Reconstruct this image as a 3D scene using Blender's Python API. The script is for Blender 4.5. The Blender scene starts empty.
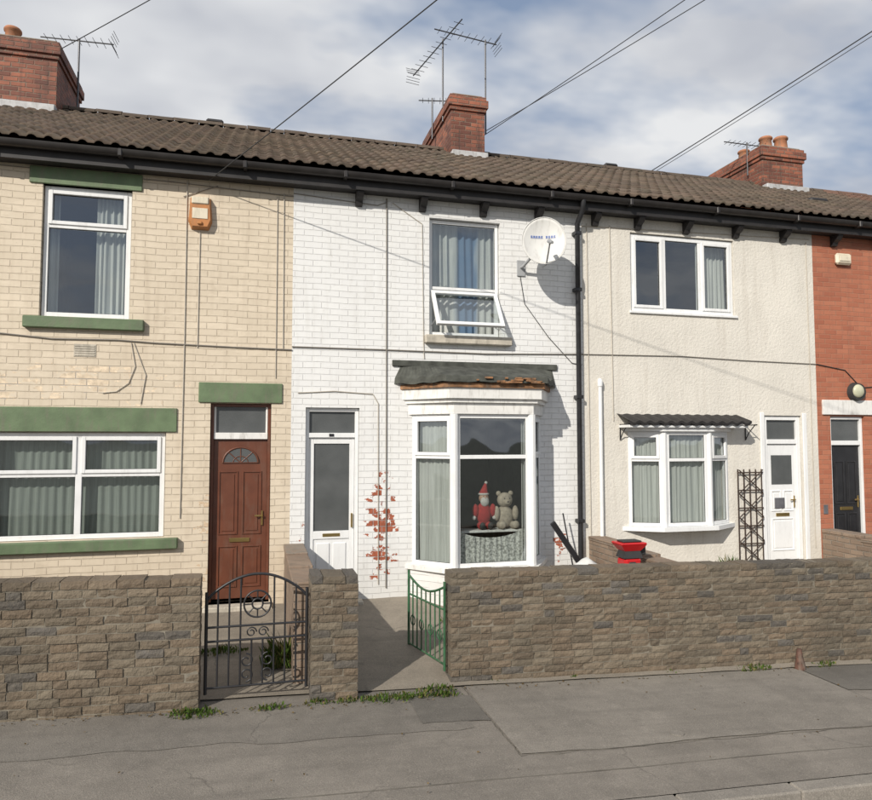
import bpy, bmesh, math, random
from mathutils import Vector, Matrix, noise
random.seed(7)
scene=bpy.context.scene
scene.view_settings.view_transform='Standard'
scene.view_settings.look='None'
scene.view_settings.exposure=0
R=math.radians

# ------------------------------------------------------------------ materials
class NT:
    def __init__(s,name,world=False):
        if world:
            s.m=bpy.data.worlds.new(name)
        else:
            s.m=bpy.data.materials.new(name)
        s.m.use_nodes=True
        s.t=s.m.node_tree; s.t.nodes.clear()
    def n(s,typ,**k):
        nd=s.t.nodes.new(typ)
        for a,b in k.items(): setattr(nd,a,b)
        return nd
    def l(s,a,b): s.t.links.new(a,b)
    def math(s,op,a,b=None,c=None,clamp=False):
        nd=s.t.nodes.new('ShaderNodeMath'); nd.operation=op; nd.use_clamp=clamp
        for i,v in enumerate((a,b,c)):
            if v is None: continue
            if isinstance(v,(int,float)): nd.inputs[i].default_value=v
            else: s.l(v,nd.inputs[i])
        return nd.outputs[0]
    def mix(s,f,a,b,blend='MIX'):
        nd=s.t.nodes.new('ShaderNodeMix'); nd.data_type='RGBA'; nd.blend_type=blend
        for i,v in ((0,f),(6,a),(7,b)):
            if isinstance(v,(int,float)): nd.inputs[i].default_value=v
            elif isinstance(v,tuple): nd.inputs[i].default_value=(v[0],v[1],v[2],1)
            else: s.l(v,nd.inputs[i])
        return nd.outputs[2]
    def ramp(s,f,a,b):
        nd=s.t.nodes.new('ShaderNodeMapRange'); nd.clamp=True
        s.l(f,nd.inputs[0]); nd.inputs[1].default_value=a; nd.inputs[2].default_value=b
        return nd.outputs[0]
    def noise(s,vec,scale,detail=3,rough=.55):
        nd=s.n('ShaderNodeTexNoise'); nd.inputs['Scale'].default_value=scale
        nd.inputs['Detail'].default_value=min(detail,3); nd.inputs['Roughness'].default_value=rough
        if vec is not None: s.l(vec,nd.inputs['Vector'])
        return nd.outputs[0]
    def pos(s): return s.n('ShaderNodeNewGeometry').outputs['Position']
    def scalev(s,vec,sc,off=(0,0,0)):
        nd=s.n('ShaderNodeMapping'); nd.inputs['Scale'].default_value=sc; nd.inputs['Location'].default_value=off
        s.l(vec,nd.inputs['Vector']); return nd.outputs[0]
    def out(s,col,rough=.8,bump=None,bstr=.5,bdist=.01,metal=0,spec=.5):
        p=s.n('ShaderNodeBsdfPrincipled'); o=s.n('ShaderNodeOutputMaterial')
        if isinstance(col,tuple): p.inputs['Base Color'].default_value=(*col,1)
        else: s.l(col,p.inputs['Base Color'])
        if isinstance(rough,(int,float)): p.inputs['Roughness'].default_value=rough
        else: s.l(rough,p.inputs['Roughness'])
        p.inputs['Metallic'].default_value=metal
        p.inputs['Specular IOR Level'].default_value=spec
        if bump is not None:
            b=s.n('ShaderNodeBump'); b.inputs['Strength'].default_value=bstr; b.inputs['Distance'].default_value=bdist
            s.l(bump,b.inputs['Height']); s.l(b.outputs[0],p.inputs['Normal'])
        s.l(p.outputs[0],o.inputs[0]); return s.m

def plain(name,col,rough=.6,var=.15,scale=6,metal=0,spec=.5,bump=.1,dirt=None):
    t=NT(name); ps=t.pos()
    n=t.noise(ps,scale,2)
    n2=t.noise(ps,scale*9,1) if bump>.11 else None
    f=t.ramp(n,.3,.7)
    c=t.mix(f,tuple(x*(1-var) for x in col),tuple(min(1,x*(1+var)) for x in col))
    if dirt:
        d=t.ramp(t.noise(t.scalev(ps,(5,5,1.2)),3,3,.7),.5,.72)
        c=t.mix(t.math('MULTIPLY',d,dirt),c,(.16,.14,.11))
    return t.out(c,rough,bump=n2,bstr=bump,bdist=.004,metal=metal,spec=spec)

def brick_vec(t):
    ps=t.pos(); sp=t.n('ShaderNodeSeparateXYZ'); t.l(ps,sp.inputs[0])
    xy=t.math('ADD',sp.outputs[0],sp.outputs[1])
    wob=t.math('MULTIPLY',t.math('SUBTRACT',t.noise(ps,2.2,0),.5),.022)
    z=t.math('ADD',sp.outputs[2],wob)
    cb=t.n('ShaderNodeCombineXYZ'); t.l(xy,cb.inputs[0]); t.l(z,cb.inputs[1])
    return ps,sp,cb.outputs[0]

def brickmat(name,c1,c2,mortar,bw=.225,bh=.077,ms=.008,bstr=.6,rough=.75,dirt=.35,dirtcol=(.25,.2,.14),mortvis=1.,peels=(),patchy=0.,lowdirt_toptone=.5,nb=.4):
    t=NT(name); ps,sp,v=brick_vec(t)
    b=t.n('ShaderNodeTexBrick'); t.l(v,b.inputs['Vector'])
    b.inputs['Color1'].default_value=(0,0,0,1); b.inputs['Color2'].default_value=(1,1,1,1); b.inputs['Mortar'].default_value=(.5,.5,.5,1)
    b.inputs['Scale'].default_value=1; b.inputs['Mortar Size'].default_value=ms; b.inputs['Mortar Smooth'].default_value=.5
    b.inputs['Brick Width'].default_value=bw; b.inputs['Row Height'].default_value=bh; b.inputs['Bias'].default_value=0
    fac=b.outputs['Fac']
    col=t.mix(b.outputs['Color'],c1,c2)
    n1=t.noise(ps,1.1,3,.65); n2=t.noise(ps,14,3,.65)
    mv=t.math('MULTIPLY',fac,t.math('MULTIPLY',t.math('MULTIPLY_ADD',t.ramp(n2,.38,.62),.8,.2),mortvis))
    col=t.mix(mv,col,mortar)
    col=t.mix(t.math('MULTIPLY',t.ramp(n1,.42,.72),dirt),col,tuple(.6*a+.4*b_ for a,b_ in zip(c1,dirtcol)))
    streak=t.ramp(t.noise(t.scalev(ps,(6,6,.55)),1.6,3,.65),.50,.76)
    col=t.mix(t.math('MULTIPLY',streak,dirt*.9),col,dirtcol)
    spk=t.ramp(n2,.60,.72)
    col=t.mix(t.math('MULTIPLY',spk,dirt*.8),col,dirtcol)
    if patchy:
        pt=t.ramp(t.noise(t.scalev(ps,(1,1,2.5),(4,2,7)),2.3,3,.7),.54,.6)
        col=t.mix(t.math('MULTIPLY',pt,patchy),col,tuple(min(1,x*1.08) for x in c2))
    if lowdirt_toptone:
        lz=t.math('ADD',sp.outputs[2],t.math('MULTIPLY',n1,.7))
        col=t.mix(t.math('MULTIPLY',t.math('SUBTRACT',1,t.ramp(lz,.6,1.6)),lowdirt_toptone),col,dirtcol)
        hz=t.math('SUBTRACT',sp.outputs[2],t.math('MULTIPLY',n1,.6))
        col=t.mix(t.math('MULTIPLY',t.ramp(hz,4.9,5.3),lowdirt_toptone*.8),col,dirtcol)  # top of the wall blends upwards into the same darker tone
    for (px,pz,rx,rz,th,pcol) in peels:
        dx=t.math('DIVIDE',t.math('SUBTRACT',sp.outputs[0],px),rx); dz=t.math('DIVIDE',t.math('SUBTRACT',sp.outputs[2],pz),rz)
        d=t.math('SQRT',t.math('ADD',t.math('MULTIPLY',dx,dx),t.math('MULTIPLY',dz,dz)))
        w=t.math('SUBTRACT',1,d,clamp=True)
        bn=t.math('MULTIPLY_ADD',b.outputs['Color'],.24,t.noise(t.scalev(ps,(1,1,1.4)),8,3,.65))
        m=t.ramp(t.math('MULTIPLY_ADD',w,.28,bn),th,th+.025)
        m=t.math('MULTIPLY',m,t.ramp(w,0,.12))
        pc=t.mix(fac,t.mix(t.ramp(n2,.35,.65),pcol,tuple(x*1.6 for x in pcol)),tuple(.5*x+.2 for x in pcol))
        col=t.mix(m,col,pc)
    h=t.math('MULTIPLY_ADD',n2,nb,t.math('SUBTRACT',1,fac))
    return t.out(col,rough,bump=h,bstr=bstr,bdist=.008)

def rendermat(name,c):
    t=NT(name); ps=t.pos()
    n1=t.noise(ps,1.0,3,.65); n2=t.noise(ps,24,3,.75)
    col=t.mix(t.ramp(n1,.35,.7),c,tuple(x*.88 for x in c))
    col=t.mix(t.math('MULTIPLY',t.ramp(n2,.54,.7),.28),col,tuple(x*.62 for x in c))
    st=t.ramp(t.noise(t.scalev(ps,(5,5,.4)),1.5,3,.65),.52,.8)
    col=t.mix(t.math('MULTIPLY',st,.4),col,(.40,.35,.29))
    return t.out(col,.85,bump=n2,bstr=.6,bdist=.02)

M={}
M['cream']=brickmat('cream_painted_brick',(.61,.525,.405),(.66,.57,.445),(.42,.345,.25),bh=.08,bw=.24,ms=.006,dirt=.5,dirtcol=(.44,.36,.265),mortvis=.7,patchy=.4,
    peels=((-.4,1.2,.35,.8,.80,(.42,.32,.22)),(-1.9,3.0,1.3,.4,.84,(.5,.41,.3)),(-2.9,2.95,.7,.35,.82,(.5,.41,.3))),bstr=.85,lowdirt_toptone=.4)
M['white']=brickmat('white_painted_brick',(.73,.73,.72),(.755,.755,.74),(.61,.605,.59),bh=.077,ms=.006,dirt=.3,dirtcol=(.47,.45,.41),mortvis=.5,
    peels=((1.57,1.2,.28,.8,.80,(.25,.07,.035)),(.5,.9,.2,.5,.86,(.25,.07,.035)),(4.05,.9,.22,.4,.88,(.25,.07,.035))),bstr=.8,lowdirt_toptone=.3)
M['render']=rendermat('rough_cast_render',(.70,.665,.595))
M['redbrick']=brickmat('red_brick',(.34,.11,.06),(.43,.16,.09),(.34,.2,.13),bh=.075,ms=.007,dirt=.35,dirtcol=(.18,.085,.06),mortvis=.7,bstr=.6,lowdirt_toptone=.2)
M['chimbrick']=brickmat('chimney_brick',(.13,.045,.03),(.36,.125,.07),(.20,.15,.11),bh=.08,ms=.012,dirt=.8,dirtcol=(.045,.033,.028),bstr=1,lowdirt_toptone=0,mortvis=1.2)
M['gardenbrick']=brickmat('garden_brick',(.2,.14,.1),(.30,.22,.16),(.23,.2,.165),bh=.075,ms=.011,dirt=.5,dirtcol=(.1,.09,.07),bstr=1,lowdirt_toptone=0)
M['green']=plain('green_masonry_paint',(.115,.165,.085),.6,.18,5,dirt=.5,bump=.4)
M['upvc']=plain('white_upvc',(.76,.765,.76),.3,.03,3,bump=.02,dirt=.12)
M['whitewood']=plain('white_painted_wood',(.74,.73,.70),.5,.06,5,dirt=.4,bump=.25)
M['stone']=plain('stone_sill',(.46,.42,.35),.85,.2,8,dirt=.5,bump=.5)
M['black']=plain('black_painted_metal',(.02,.02,.022),.4,.3,8,bump=0)
M['gutter']=plain('dark_gutter',(.022,.019,.018),.45,.3,6,bump=0)
M['fascia']=plain('dark_fascia',(.02,.018,.018),.6,.3,6,bump=0)
M['brown']=plain('brown_door',(.125,.042,.022),.4,.12,7,bump=0,dirt=.2)
M['brass']=plain('brass',(.5,.36,.14),.35,.1,7,metal=1,bump=0)
M['blackdoor']=plain('black_door',(.02,.02,.022),.3,.2,7,bump=0)
M['grey']=plain('grey_plastic',(.35,.36,.37),.5,.1,7,bump=0)
M['dish']=plain('dish_paint',(.62,.615,.59),.5,.06,3,dirt=.3,bump=0)
M['blue']=plain('blue_print',(.05,.12,.4),.5,.05,bump=0)
M['orange']=plain('alarm_orange',(.46,.19,.06),.45,.1,9,dirt=.4,bump=0)
M['alarmw']=plain('alarm_cream',(.70,.63,.49),.45,.06,5,dirt=.3,bump=0)
M['felt']=plain('roofing_felt',(.065,.068,.058),.9,.4,7,bump=.6)
M['rust']=plain('weathered_timber',(.24,.12,.055),.8,.6,9,bump=.6,dirt=.6)
M['terracotta']=plain('terracotta_pot',(.38,.16,.08),.8,.2,6,dirt=.6,bump=.3)
M['mortar']=plain('mortar',(.20,.178,.14),.95,.2,12,bump=.6)
M['lead']=plain('lead',(.45,.45,.45),.6,.15,8,dirt=.4)
M['mesh']=plain('aerial_aluminium',(.1,.1,.105),.4,.1,8,metal=.6,bump=0)
M['cable']=plain('cable_black',(.03,.03,.03),.6,.1,8,bump=0)
M['cablew']=plain('cable_painted',(.45,.41,.35),.6,.1,8,bump=0)
M['cables']=plain('cable_grey',(.20,.18,.155),.6,.1,8,bump=0)
M['greeniron']=plain('green_iron',(.03,.10,.045),.5,.3,9,dirt=.5,bump=0)
M['red']=plain('red_enamel',(.5,.018,.02),.35,.1,5,bump=0)
M['rubber']=plain('black_rubber',(.03,.03,.03),.7,.2,5,bump=0)
M['fur']=plain('teddy_fur',(.40,.34,.27),.95,.2,30,bump=1)
M['santared']=plain('santa_felt',(.36,.03,.03),.95,.15,30,bump=.6)
M['santawhite']=plain('santa_wool',(.55,.53,.5),.95,.1,30,bump=1)
M['skin']=plain('doll_skin',(.45,.28,.2),.6,.08,10,bump=0)
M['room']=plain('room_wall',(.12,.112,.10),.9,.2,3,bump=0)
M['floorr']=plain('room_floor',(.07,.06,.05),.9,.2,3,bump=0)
M['cone']=plain('rusty_brown',(.10,.05,.035),.8,.5,20,dirt=.8,bump=.4)
M['plaque']=plain('slate_plaque',(.12,.12,.13),.5,.2,10,bump=0)
M['trellis']=plain('dark_trellis',(.045,.028,.02),.7,.3,8,bump=0)
M['tarp']=plain('white_bag',(.6,.6,.58),.6,.1,7)
M['lampglass']=plain('lamp_diffuser',(.5,.5,.36),.35,.1,8,bump=0)

def curtmat(name,c,stripe=None):
    t=NT(name); ps=t.pos()
    n=t.noise(t.scalev(ps,(30,30,1)),1.5,2)
    col=t.mix(t.ramp(n,.3,.7),tuple(x*.75 for x in c),c)
    if stripe:
        sp=t.n('ShaderNodeSeparateXYZ'); t.l(ps,sp.inputs[0])
        nn=t.noise(t.scalev(ps,(1,1,.15),(2,0,0)),5,2)
        dx=t.math('ABSOLUTE',t.math('SUBTRACT',sp.outputs[0],2.78))
        f=t.math('SUBTRACT',1,t.ramp(t.math('ADD',dx,t.math('MULTIPLY',nn,.3)),.26,.32))
        col=t.mix(f,col,stripe)
    p=t.n('ShaderNodeBsdfDiffuse'); t.l(col,p.inputs[0]); tr=t.n('ShaderNodeBsdfTranslucent'); t.l(col,tr.inputs[0])
    mx=t.n('ShaderNodeMixShader'); mx.inputs[0].default_value=.2; t.l(p.outputs[0],mx.inputs[1]); t.l(tr.outputs[0],mx.inputs[2])
    o=t.n('ShaderNodeOutputMaterial'); t.l(mx.outputs[0],o.inputs[0]); return t.m
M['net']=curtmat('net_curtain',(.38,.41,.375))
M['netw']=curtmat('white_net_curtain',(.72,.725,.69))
M['blueC']=curtmat('blue_white_curtain',(.66,.67,.64),(.16,.24,.36))
def lacemat():
    t=NT('lace'); ps=t.pos()
    vo=t.n('ShaderNodeTexVoronoi'); vo.inputs['Scale'].default_value=42; t.l(ps,vo.inputs['Vector'])
    f=t.math('MULTIPLY',t.ramp(vo.outputs['Distance'],.35,.75),.55)
    d=t.n('ShaderNodeBsdfDiffuse'); d.inputs[0].default_value=(.62,.62,.58,1)
    tr=t.n('ShaderNodeBsdfTransparent'); mx=t.n('ShaderNodeMixShader')
    t.l(f,mx.inputs[0]); t.l(d.outputs[0],mx.inputs[1]); t.l(tr.outputs[0],mx.inputs[2])
    o=t.n('ShaderNodeOutputMaterial'); t.l(mx.outputs[0],o.inputs[0]); return t.m
M['lace']=lacemat()
def glassmat(name,tint,base=.05):
    t=NT(name)
    tr=t.n('ShaderNodeBsdfTransparent'); tr.inputs[0].default_value=(*tint,1)
    gl=t.n('ShaderNodeBsdfGlossy'); gl.inputs['Roughness'].default_value=.02; gl.inputs[0].default_value=(.9,.95,1,1)
    ps=t.pos(); bp=t.n('ShaderNodeBump'); bp.inputs['Strength'].default_value=.08; bp.inputs['Distance'].default_value=.05
    t.l(t.noise(ps,2.0,1),bp.inputs['Height']); t.l(bp.outputs[0],gl.inputs['Normal'])
    lw=t.n('ShaderNodeLayerWeight'); lw.inputs[0].default_value=.5
    f=t.math('MULTIPLY_ADD',t.math('POWER',lw.outputs['Facing'],4.),.9,base,clamp=True)
    mx=t.n('ShaderNodeMixShader'); t.l(f,mx.inputs[0]); t.l(tr.outputs[0],mx.inputs[1]); t.l(gl.outputs[0],mx.inputs[2])
    o=t.n('ShaderNodeOutputMaterial'); t.l(mx.outputs[0],o.inputs[0]); return t.m
M['glass']=glassmat('window_glass',(.80,.84,.83),.17)
def obsc():
    t=NT('obscured_glass'); ps=t.pos()
    vo=t.n('ShaderNodeTexVoronoi'); vo.inputs['Scale'].default_value=60; t.l(ps,vo.inputs['Vector'])
    c=t.mix(t.noise(ps,3,2),(.05,.055,.055),(.13,.135,.135))
    return t.out(c,.18,bump=vo.outputs['Distance'],bstr=.25,bdist=.003)
M['obsc']=obsc()

def stonemat():
    t=NT('walling_stone'); ps=t.pos()
    at=t.n('ShaderNodeAttribute'); at.attribute_name='Col'
    n1=t.noise(ps,9,3,.7); n2=t.noise(ps,45,3,.7); n3=t.noise(ps,1.2,2)
    c=t.mix(t.ramp(n1,.3,.75),at.outputs['Color'],t.mix(.4,at.outputs['Color'],(.075,.06,.042)))
    c=t.mix(t.math('MULTIPLY',t.ramp(n2,.5,.72),.35),c,(.24,.20,.15))
    c=t.mix(t.math('MULTIPLY',t.ramp(n3,.48,.72),.45),c,(.06,.052,.038))
    return t.out(c,.92,bump=t.math('MULTIPLY_ADD',n1,1.6,n2),bstr=.8,bdist=.014)
M['wstone']=stonemat()
def tilemat(name,c):
    t=NT(name); ps=t.pos()
    at=t.n('ShaderNodeAttribute'); at.attribute_name='Col'
    n1=t.noise(ps,2.5,3,.7); n2=t.noise(ps,30,2,.7)
    col=t.mix(.75,c,at.outputs['Color'],'MULTIPLY')
    col=t.mix(t.math('MULTIPLY',t.ramp(n1,.5,.72),.65),col,(.06,.053,.036))
    col=t.mix(t.math('MULTIPLY',t.ramp(n2,.55,.7),.35),col,(.17,.15,.12))
    return t.out(col,.9)
M['tile']=tilemat('brown_concrete_tile',(.105,.078,.058))
M['tile2']=tilemat('red_brown_tile',(.15,.085,.06))

def tarmac(name,c,spk=.3,crack=True,seed=0):
    t=NT(name); ps=t.scalev(t.pos(),(1,1,1),(seed,seed*.7,0))
    n1=t.noise(ps,.9,3,.65); n2=t.noise(ps,120,1,.7); n3=t.noise(ps,7,3,.7)
    col=t.mix(t.ramp(n1,.35,.7),tuple(x*.82 for x in c),tuple(x*1.14 for x in c))
    col=t.mix(t.math('MULTIPLY',t.ramp(n3,.5,.72),.38),col,tuple(x*.6 for x in c))
    col=t.mix(t.math('MULTIPLY',t.ramp(n3,.47,.28),.25),col,tuple(min(1,x*1.4) for x in c))
    col=t.mix(t.math('MULTIPLY',t.ramp(n2,.55,.68),spk),col,tuple(min(1,x*2.1) for x in c))
    col=t.mix(t.math('MULTIPLY',t.ramp(n2,.45,.33),spk),col,tuple(x*.35 for x in c))
    st=t.ramp(t.noise(t.scalev(ps,(.35,4,1)),1.4,3,.65),.48,.72)
    col=t.mix(t.math('MULTIPLY',st,.36),col,tuple(x*.6 for x in c))
    if crack:
        vo=t.n('ShaderNodeTexVoronoi'); vo.feature='DISTANCE_TO_EDGE'; vo.inputs['Scale'].default_value=.5
        wv=t.n('ShaderNodeVectorMath'); wv.operation='MULTIPLY_ADD'
        nn=t.n('ShaderNodeTexNoise'); nn.inputs['Scale'].default_value=3; nn.inputs['Detail'].default_value=4; t.l(ps,nn.inputs['Vector'])
        t.l(nn.outputs['Color'],wv.inputs[0]); wv.inputs[1].default_value=(.5,.5,.5); t.l(ps,wv.inputs[2])
        t.l(wv.outputs[0],vo.inputs['Vector'])
        ck=t.math('SUBTRACT',1,t.ramp(vo.outputs['Distance'],.001,.006))
        ck=t.math('MULTIPLY',ck,t.ramp(n1,.48,.6))
        col=t.mix(t.math('MULTIPLY',ck,.5),col,tuple(x*.35 for x in c))
    return t.out(col,.93,bump=t.math('MULTIPLY_ADD',n3,1.2,n2),bstr=.5,bdist=.006)
M['pave']=tarmac('pavement_tarmac',(.205,.183,.155))
M['paved']=tarmac('pavement_strip',(.178,.16,.136),seed=3)
M['pavel']=tarmac('pavement_patch',(.22,.198,.168),seed=6,crack=False)
M['paved2']=tarmac('dark_patch',(.145,.132,.113),seed=9,crack=False)
M['road']=tarmac('road_asphalt',(.15,.138,.122),seed=12)
M['kerb']=tarmac('kerb_concrete',(.23,.208,.178),seed=2,crack=False)
M['yard']=tarmac('yard_concrete',(.23,.20,.16),seed=5)
M['ground']=tarmac('ground_far',(.13,.13,.1),seed=4,crack=False)
M['seam']=plain('tar_seam',(.10,.09,.075),.85,.3,bump=0)
def leafmat():
    t=NT('leaf'); at=t.n('ShaderNodeAttribute'); at.attribute_name='Col'
    d=t.n('ShaderNodeBsdfDiffuse'); t.l(at.outputs['Color'],d.inputs[0]); tr=t.n('ShaderNodeBsdfTranslucent'); t.l(at.outputs['Color'],tr.inputs[0])
    mx=t.n('ShaderNodeMixShader'); mx.inputs[0].default_value=.3; t.l(d.outputs[0],mx.inputs[1]); t.l(tr.outputs[0],mx.inputs[2])
    o=t.n('ShaderNodeOutputMaterial'); t.l(mx.outputs[0],o.inputs[0]); return t.m
M['leaf']=leafmat()

# ------------------------------------------------------------------ mesh helpers
def empty(name):
    e=bpy.data.objects.new(name,None); scene.collection.objects.link(e); return e
def finish(bm,name,mat,parent=None,smooth=False,mat_list=None):
    me=bpy.data.meshes.new(name); bm.to_mesh(me); bm.free()
    o=bpy.data.objects.new(name,me); scene.collection.objects.link(o)
    for m in (mat_list or [mat]): me.materials.append(M[m] if isinstance(m,str) else m)
    if smooth:
        for p in me.polygons: p.use_smooth=True
    if parent: o.parent=parent
    return o
def bb(bm,x0,x1,y0,y1,z0,z1,bev=.004,Mx=None):
    r=bmesh.ops.create_cube(bm,size=1)
    vs=r['verts']
    for v in vs:
        v.co=Vector((x0+(v.co.x+.5)*(x1-x0),y0+(v.co.y+.5)*(y1-y0),z0+(v.co.z+.5)*(z1-z0)))
    if bev:
        es=list(set(e for v in vs for e in v.link_edges))
        rr=bmesh.ops.bevel(bm,geom=es,offset=min(bev,.45*min(abs(x1-x0),abs(y1-y0),abs(z1-z0))),segments=1,affect='EDGES')
        vs=list(set(v for f in rr['faces'] for v in f.verts)|set(v for v in vs if v.is_valid))
    if Mx is not None:
        for v in vs: v.co=Mx@v.co
    return vs
def box(name,x0,x1,y0,y1,z0,z1,mat,parent=None,bev=.004,Mx=None):
    bm=bmesh.new(); bb(bm,x0,x1,y0,y1,z0,z1,bev,Mx); return finish(bm,name,mat,parent)
def cone(bm,p0,p1,r0,r1,seg=12,caps=True):
    p0=Vector(p0);p1=Vector(p1); d=p1-p0; L=d.length
    r=bmesh.ops.create_cone(bm,cap_ends=caps,segments=seg,radius1=r0,radius2=r1,depth=L)
    q=d.to_track_quat('Z','Y').to_matrix().to_4x4()
    T_=Matrix.Translation((p0+p1)/2)@q
    for v in r['verts']: v.co=T_@v.co
    return r['verts']
def ball(bm,c,r,sub=2,mi=0):
    rr=bmesh.ops.create_icosphere(bm,subdivisions=sub,radius=1)
    if isinstance(r,(int,float)): r=(r,r,r)
    for v in rr['verts']: v.co=Vector((c[0]+v.co.x*r[0],c[1]+v.co.y*r[1],c[2]+v.co.z*r[2]))
    for f in set(f for v in rr['verts'] for f in v.link_faces): f.material_index=mi; f.smooth=True
def tube(name,pts,r,mat,parent=None,sag=0,res=2,cyclic=False):
    cu=bpy.data.curves.new(name,'CURVE'); cu.dimensions='3D'; cu.bevel_depth=r; cu.bevel_resolution=res
    if sag and len(pts)==2:
        a,b=Vector(pts[0]),Vector(pts[1]); pts=[a.lerp(b,i/16)-Vector((0,0,sag*4*(i/16)*(1-i/16))) for i in range(17)]
    s=cu.splines.new('POLY'); s.points.add(len(pts)-1); s.use_cyclic_u=cyclic
    for i,p in enumerate(pts): s.points[i].co=(p[0],p[1],p[2],1)
    cu.materials.append(M[mat]); o=bpy.data.objects.new(name,cu); scene.collection.objects.link(o)
    if parent: o.parent=parent
    return o

# ------------------------------------------------------------------ terrain
def zg(x):
    x=max(-14,min(22,x)); return .06-.036*x
def sheet(name,x0,x1,y0,y1,mat,dz,parent=None,nx=30,jit=0,seed=0):
    bm=bmesh.new(); rows=[]
    for j in (0,1):
        row=[]
        for i in range(nx+1):
            x=x0+(x1-x0)*i/nx; y=y0 if j==0 else y1
            yy=y+(noise.noise(Vector((x*1.7,y*3+seed,0)))+.4*noise.noise(Vector((x*7,y*3+seed,0))))*jit
            row.append(bm.verts.new((x,yy,zg(x)+dz)))
        rows.append(row)
    for i in range(nx): bm.faces.new((rows[0][i],rows[0][i+1],rows[1][i+1],rows[1][i]))
    return finish(bm,name,mat,parent)
def bigsheet():
    bm=bmesh.new(); xs=[-400,-60,-14]+[i*2 for i in range(-6,11)]+[22,60,400]; ys=[-400,-30,-4.7,40,400]
    g=[[bm.verts.new((x,y,zg(x)-.15)) for x in xs] for y in ys]
    for j in range(len(ys)-1):
        for i in range(len(xs)-1): bm.faces.new((g[j][i],g[j][i+1],g[j+1][i+1],g[j+1][i]))
    return finish(bm,'ground','ground')
bigsheet()
sheet('road',-60,60,-12,-4.6,'road',-.12,nx=60)
pv=empty('pavement')
sheet('surface',-60,60,-4.58,-2.2,'pave',0,pv,nx=120)
sheet('strip',-14,1.75,-3.32,-2.3,'paved',.004,pv,nx=120,jit=.10,seed=2)
sheet('patch',1.95,5.7,-3.85,-2.25,'pavel',.008,pv,nx=60,jit=.03)
sheet('dark_patch',5.72,9.5,-3.1,-2.25,'paved2',.008,pv,nx=50,jit=.12,seed=7)
sheet('small_patch',1.35,1.93,-3.2,-2.62,'paved2',.008,pv,nx=12,jit=.05,seed=4)
for i,(a,b) in enumerate((((1.93,-2.3),(1.94,-3.87)),((1.94,-3.87),(5.72,-3.86)),((5.71,-2.3),(5.72,-4.55)),((-6,-4.15),(12,-4.22)))):
    n=60; pts=[]
    for k in range(n+1):
        x=a[0]+(b[0]-a[0])*k/n; y=a[1]+(b[1]-a[1])*k/n
        x+=.012*noise.noise(Vector((k*.4,i*3.1,0))); y+=.03*noise.noise(Vector((k*.3,i*3.1,5)))
        pts.append((x,y,zg(x)+.001+.005*noise.noise(Vector((k*.7,i,9)))))
    tube('seam_%d'%i,pts,.0045,'seam',pv,res=0)
kb=empty('kerb')
bm=bmesh.new(); x=-20
while x<30:
    w=.91
    vs=bb(bm,x,x+w-.008,-4.72,-4.582,-.2,.003,.012)
    for v in vs: v.co.z+=zg(v.co.x)
    x+=w
finish(bm,'kerb_stones','kerb',kb)
bm=bmesh.new(); cone(bm,(3.35,-3.72,zg(3.3)+.004),(3.35,-3.72,zg(3.3)+.013),.055,.055,16); finish(bm,'stopcock_cover','kerb')

def yardz(x,y):
    h=.33 if x<4.3 else (.33+.2*min(1,(x-4.3)/.4))
    f=min(1,max(0,(y+2.35)/2.35)); return (zg(x)+.02)*(1-f)+h*f
def yard():
    bm=bmesh.new(); xs=[-8+i*.25 for i in range(100)]; ys=[-2.4,-1.8,-1.2,-.6,.05]
    g=[[bm.verts.new((x,y,yardz(x,y)+.012*noise.noise(Vector((x*2,y*2,0))))) for x in xs] for y in ys]
    for j in range(len(ys)-1):
        for i in range(len(xs)-1): bm.faces.new((g[j][i],g[j][i+1],g[j+1][i+1],g[j+1][i]))
    finish(bm,'garden_path','yard')
yard()

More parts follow.
